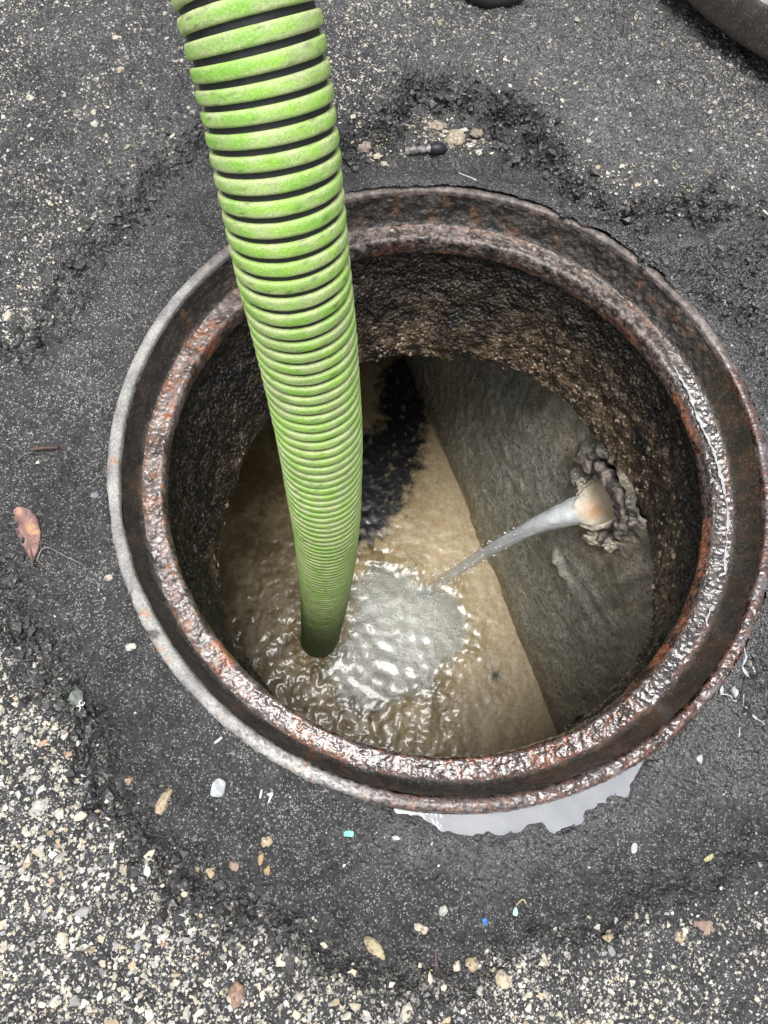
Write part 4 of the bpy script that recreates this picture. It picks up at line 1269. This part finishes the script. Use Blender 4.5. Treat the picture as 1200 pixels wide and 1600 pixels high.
lm.set(Base_Color=(0.14, 0.095, 0.06, 1), Roughness=0.6)
meshobj('midrib', V, Fs, lm.m, leaf)

def strand(name, pts, rad, colr, label, cat, group=None, seed=0, lift=0.0005):
    P_ = np.array([atg(x, y) for x, y in pts])
    q, s = catmull(P_, 0.001)
    z_ = hz(q[:, 0], q[:, 1])
    kk_ = np.ones(9) / 9
    z_ = np.convolve(np.pad(z_, 4, 'edge'), kk_, 'valid')
    q[:, 2] = z_ + np.max(rad) + lift
    rr_ = np.interp(np.linspace(0, 1, len(q)), np.linspace(0, 1, np.size(rad)), np.atleast_1d(rad))
    rr_ = rr_ * (1 + 0.18 * pn(np.c_[s, s * 0], 300, seed))
    V, Fs = tubemesh(q, rr_, 8)
    cc_ = np.array(colr) * (1 + 0.35 * fbm(V, 200, 2, seed))[:, None]
    o_ = meshobj(name, V, Fs, chip_mat, None, {'col': cc_})
    return tag(o_, label, cat, group)
strand('twig', [(48, 704), (60, 702), (75, 701), (92, 700)], [0.0018, 0.0022, 0.0016], (0.075, 0.045, 0.035), 'short dark brown twig above the dead leaf', 'twig', seed=270)
strand('plant_stem', [(20, 732), (28, 720), (38, 711), (52, 706)], [0.0003, 0.0005], (0.20, 0.19, 0.18), 'thin grey stem curving away from the short twig', 'stem', seed=271)
strand('plant_stem', [(58, 878), (63, 862), (70, 856), (80, 857), (95, 865), (112, 874), (128, 881), (134, 890), (132, 899), (122, 902)], [0.0006, 0.0004, 0.0003], (0.22, 0.21, 0.20),
       'long thin wiry stem curling away beside the dead leaf', 'stem', seed=272)
strand('plant_stem', [(679, 1482), (681, 1500), (680, 1522), (684, 1528), (692, 1530), (698, 1520), (700, 1511)], [0.0006, 0.0007, 0.0005], (0.12, 0.07, 0.06), 'brown hook shaped stem on the asphalt near the lower edge', 'stem', seed=273)
strand('plant_stem', [(806, 1416), (810, 1410), (817, 1405), (822, 1412)], [0.0004, 0.0006], (0.42, 0.36, 0.18), 'tiny yellow stem beside the pale blue flake', 'stem', seed=274)
strand('plant_stem', [(717, 270), (728, 276), (744, 284)], [0.0006, 0.0008], (0.5, 0.47, 0.42), 'pale straight stem just above the top of the frame', 'stem', seed=275)

def chipcol(a_, b_, seed):
    return lambda V_, lv: 0.78 * mix(np.array(a_), np.array(b_), sstep(-0.4, 0.4, fbm(V_, 160, 3, seed)))
CH = [
    ('stone_chip', [(333, 1222), (341, 1216), (352, 1220), (353, 1228), (348, 1243), (337, 1245), (329, 1241)], 0.002, (0.34, 0.37, 0.38), (0.52, 0.55, 0.56), 'flat pale grey stone chip lower left of the frame', 'stone chip'),
    ('plastic_flake', [(537, 1301), (541, 1298), (552, 1299), (552, 1307), (545, 1307), (538, 1306)], 0.0012, (0.20, 0.62, 0.52), (0.28, 0.72, 0.60), 'bright teal plastic flake below the puddle', 'plastic flake'),
    ('plastic_flake', [(753, 1436), (758, 1433), (761, 1440), (758, 1446), (755, 1444)], 0.0012, (0.02, 0.16, 0.50), (0.04, 0.26, 0.62), 'bright blue plastic flake lower right of the manhole', 'plastic flake'),
    ('plastic_flake', [(802, 1421), (805, 1416), (808, 1422), (807, 1430), (801, 1429)], 0.0014, (0.38, 0.62, 0.64), (0.5, 0.72, 0.72), 'pale blue drop shaped flake with a yellow stem', 'plastic flake'),
    ('stone_chip', [(985, 1322), (990, 1316), (995, 1320), (994, 1330), (987, 1333)], 0.0016, (0.40, 0.44, 0.48), (0.55, 0.58, 0.60), 'small pale bluish chip right of the puddle below', 'stone chip'),
    ('stone_chip', [(335, 1159), (346, 1151), (347, 1154), (337, 1162)], 0.0012, (0.6, 0.58, 0.52), (0.7, 0.68, 0.62), 'thin white sliver beside the lower left of the rim', 'stone chip'),
    ('stone_chip', [(405, 1246), (407, 1236), (410, 1233), (409, 1242), (407, 1248)], 0.0010, (0.6, 0.58, 0.54), (0.7, 0.68, 0.64), 'small white sliver below the lower left rim, left of a pair', 'stone chip'),
    ('stone_chip', [(416, 1241), (424, 1238), (427, 1240), (421, 1253), (418, 1255), (421, 1244)], 0.0010, (0.6, 0.58, 0.54), (0.7, 0.68, 0.64), 'small white bent sliver below the lower left rim, right of a pair', 'stone chip'),
    ('leaf_scrap', [(1098, 1342), (1106, 1336), (1116, 1334), (1112, 1342), (1102, 1346)], 0.0008, (0.40, 0.38, 0.14), (0.52, 0.48, 0.24), 'yellowish leaf scrap on asphalt right of the puddle', 'leaf scrap'),
    ('leaf_scrap', [(671, 1514), (674, 1512), (676, 1517), (673, 1521)], 0.0010, (0.32, 0.55, 0.06), (0.42, 0.62, 0.1), 'tiny bright green leaf scrap beside the hooked stem', 'leaf scrap'),
]
for k, (nm, pts, tk, ca_, cb_, lab, ct) in enumerate(CH):
    flat_piece(nm, pts, tk, chipcol(ca_, cb_, 280 + k), chip_mat, lab, ct, res=0.0008)

# the grey green chip that carries three moulded white letters
sl_c = atg(118, 1100)
slate = empty('lettered_chip', (sl_c[0], sl_c[1], hz(sl_c[0], sl_c[1])))
tag(slate, 'grey green broken chip with white letters LOC along its lower edge', 'chip')
flat_piece('chip_body', [(101, 1112), (106, 1100), (111, 1088), (116, 1081), (124, 1078), (134, 1081), (133, 1092), (132, 1108), (122, 1114), (110, 1118)], 0.002, chipcol((0.13, 0.15, 0.13), (0.22, 0.25, 0.22), 300), chip_mat, None, None, res=0.0008, parent=slate)
cu = bpy.data.curves.new('LOC', 'FONT')
cu.body = 'LOC'
cu.size = 0.0068
cu.extrude = 0.0003
to = bpy.data.objects.new('letters', cu)
COL.objects.link(to)
dg = bpy.context.evaluated_depsgraph_get()
lme = bpy.data.meshes.new_from_object(to.evaluated_get(dg))
COL.objects.unlink(to)
bpy.data.objects.remove(to)
pa, pb = atg(115, 1119), at(132, 1110.5)
an_ = math.atan2(pb[1] - pa[1], pb[0] - pa[0])
lme.transform(Matrix.Translation((pa[0], pa[1], hz(sl_c[0], sl_c[1]) + 0.0042)) @ Matrix.Rotation(an_, 4, 'Z'))
lt = Mat('white_letter')
lt.set(Base_Color=(0.8, 0.8, 0.78, 1), Roughness=0.5)
lme.materials.append(lt.m)
link(bpy.data.objects.new('letters', lme), slate)

# single stones that stand out
peb_mat = mat_vc('pebble', 0.75, bumps=(('n', 420, 0.9, 0.0016), ('n', 1200, 0.5, 0.0005)), vary=0.4, vscale=380,
                 speck=((500, 0.9, (0.05, 0.045, 0.04), 0.6),))
def pebble(px, py, w, h, col_a, col_b, label, seed, rot=0.0, flat=0.55, name='pebble', amp=0.3):
    p = atg(px, py)
    sc = 1.0 / 1640
    o_ = lumpy((p[0], p[1], hz(p[0], p[1]) - 0.08 * min(w, h) * sc), (w * sc / 2, h * sc / 2, flat * min(w, h) * sc / 2), seed, np.array(col_a) * 0.8, np.array(col_b) * 0.8, peb_mat, name, None, amp, 3, rot, 1.7)
    tag(o_, label, 'pebble')
    return o_
cream, tan_, white_, pink, grey_ = (0.56, 0.48, 0.34), (0.42, 0.31, 0.18), (0.66, 0.63, 0.56), (0.46, 0.31, 0.24), (0.30, 0.30, 0.30)
for k, a_ in enumerate([
        (712, 212, 46, 40, cream, (0.30, 0.26, 0.20), 'largest pale porous stone in the rubble above the frame', 0.5),
        (682, 196, 40, 26, (0.5, 0.42, 0.33), (0.22, 0.19, 0.16), 'pale jagged stone just upper left of the largest one', 0.3),
        (570, 227, 34, 30, (0.52, 0.42, 0.35), (0.28, 0.22, 0.18), 'pinkish pale stone against the right side of the hose', 0.1),
        (638, 198, 13, 10, cream, white_, 'small round cream stone left of the jagged stones', 0),
        (600, 255, 13, 12, white_, cream, 'white square stone above the top rim', 0.6),
        (748, 238, 14, 13, cream, white_, 'round cream stone right of the largest pale stone', 0),
        (745, 207, 30, 20, (0.40, 0.32, 0.22), (0.2, 0.17, 0.14), 'brown crumbly stone right of the largest pale stone', 0.3),
        (254, 1256, 16, 46, tan_, cream, 'long tan and cream stone left of the flat grey chip', -0.15),
        (201, 1218, 16, 14, tan_, pink, 'brown stone above the long tan stone', 0),
        (415, 1317, 22, 15, cream, tan_, 'angular cream stone below the white slivers', 0.5),
        (407, 1343, 9, 16, (0.5, 0.34, 0.16), tan_, 'upper of two small orange stones in the fine asphalt', 0),
        (418, 1359, 9, 14, (0.55, 0.36, 0.16), tan_, 'lower of two small orange stones in the fine asphalt', 0.2),
        (365, 1353, 16, 13, pink, (0.3, 0.22, 0.2), 'dull pink stone left of the small orange stones', 0),
        (328, 1365, 20, 14, cream, tan_, 'cream flat stone left of the dull pink stone', 0.4),
        (170, 902, 14, 10, white_, cream, 'white pebble between the leaf and the rim', 0),
        (147, 773, 13, 11, (0.22, 0.25, 0.25), (0.28, 0.3, 0.3), 'smooth grey green pebble left of the rim', 0),
        (205, 1010, 20, 12, white_, (0.5, 0.48, 0.42), 'white stone beside the lower left rim, right of a greyer one', 0.5),
        (660, 1452, 24, 12, white_, cream, 'white lump left of the bright blue flake', -0.2),
        (693, 1424, 0.1 + 14, 14, (0.40, 0.39, 0.37), white_, 'dull grey lump above the white lump', 0),
        (738, 1507, 20, 18, cream, tan_, 'squarish cream stone right of the hooked stem', 0.2),
        (714, 1511, 12, 15, cream, white_, 'cream stone between the hooked stem and the squarish stone', 0),
        (786, 1531, 22, 20, cream, (0.62, 0.56, 0.42), 'double cream stone right of the squarish stone', -0.6),
        (750, 1549, 12, 13, white_, (0.3, 0.3, 0.28), 'round white stone below the squarish stone', 0),
        (586, 1481, 34, 16, (0.52, 0.44, 0.24), cream, 'long yellow cream stone at the patch edge near the bottom', -0.5),
        (1098, 1448, 26, 20, pink, (0.34, 0.24, 0.2), 'pinkish stone at the lower right of the fine patch', 0.2),
        (1060, 1463, 15, 15, cream, tan_, 'cream stone left of the pinkish stone at lower right', 0),
        (952, 1466, 18, 10, tan_, cream, 'brownish flat stone near the lower right coarse edge', 0),
        (370, 1552, 20, 26, (0.44, 0.28, 0.2), (0.3, 0.2, 0.16), 'reddish brown stone in the coarse asphalt at the bottom', 0.4),
        (62, 1262, 26, 22, (0.42, 0.41, 0.38), white_, 'large whitish stone in the coarse asphalt at lower left', 0.3),
        (60, 1092, 14, 15, (0.5, 0.36, 0.18), cream, 'orange tan pebble left of the lettered chip', 0),
        (48, 155, 18, 13, cream, white_, 'cream stone in the coarse asphalt at upper left', 0.3),
        (182, 64, 14, 12, white_, cream, 'white round stone near the top left of the hose', 0),
        (148, 194, 14, 16, (0.5, 0.48, 0.44), white_, 'pale oval stone left of the hose in the upper part', 0),
        (12, 495, 14, 22, white_, cream, 'upright white stone at the left edge', 0.1)]):
    pebble(*a_[:7], 310 + 3 * k, a_[7])

# broken bolt lying in the rubble above the frame
bp = atg(660, 237)
bolt = empty('bolt', (bp[0], bp[1], hz(bp[0], bp[1])))
tag(bolt, 'short grey metal bolt with a dark rounded head in the rubble above the frame', 'bolt')
b0, b1, b2 = atg(632, 238), atg(671, 236), atg(699, 233)
zb = max(hz(b0[0], b0[1]), hz(b1[0], b1[1]), hz(b2[0], b2[1]))
b0[2] = b1[2] = b2[2] = zb + 0.0005
ax = (b1 - b0)
q = np.array([b0 + ax * t_ for t_ in np.linspace(0, 1, 60)])
prof = 0.0038 + 0.0011 * (np.sin(np.linspace(0, 1, 60) * 2 * math.pi * 3.2) > -0.2)
V, Fs = tubemesh(q, prof, 16)
bm_ = mat_vc('dull_metal', 0.45, bumps=(('n', 600, 0.5, 0.0005),), vary=0.35, vscale=400, metallic=0.3)
meshobj('shank', V, Fs, bm_, bolt, {'col': mix(c3(0.12, 0.115, 0.11), c3(0.30, 0.29, 0.28), sstep(-0.3, 0.4, fbm(V, 150, 2, 400)))})
q = np.array([b1 + (b2 - b1) * t_ for t_ in np.linspace(0, 1, 24)])
V, Fs = tubemesh(q, 0.0075 * np.sqrt(np.clip(1 - (np.linspace(-0.75, 1, 24)) ** 2, 0.02, 1)), 20)
meshobj('head', V, Fs, bm_, bolt, {'col': np.tile(c3(0.02, 0.021, 0.024), (len(V), 1))})
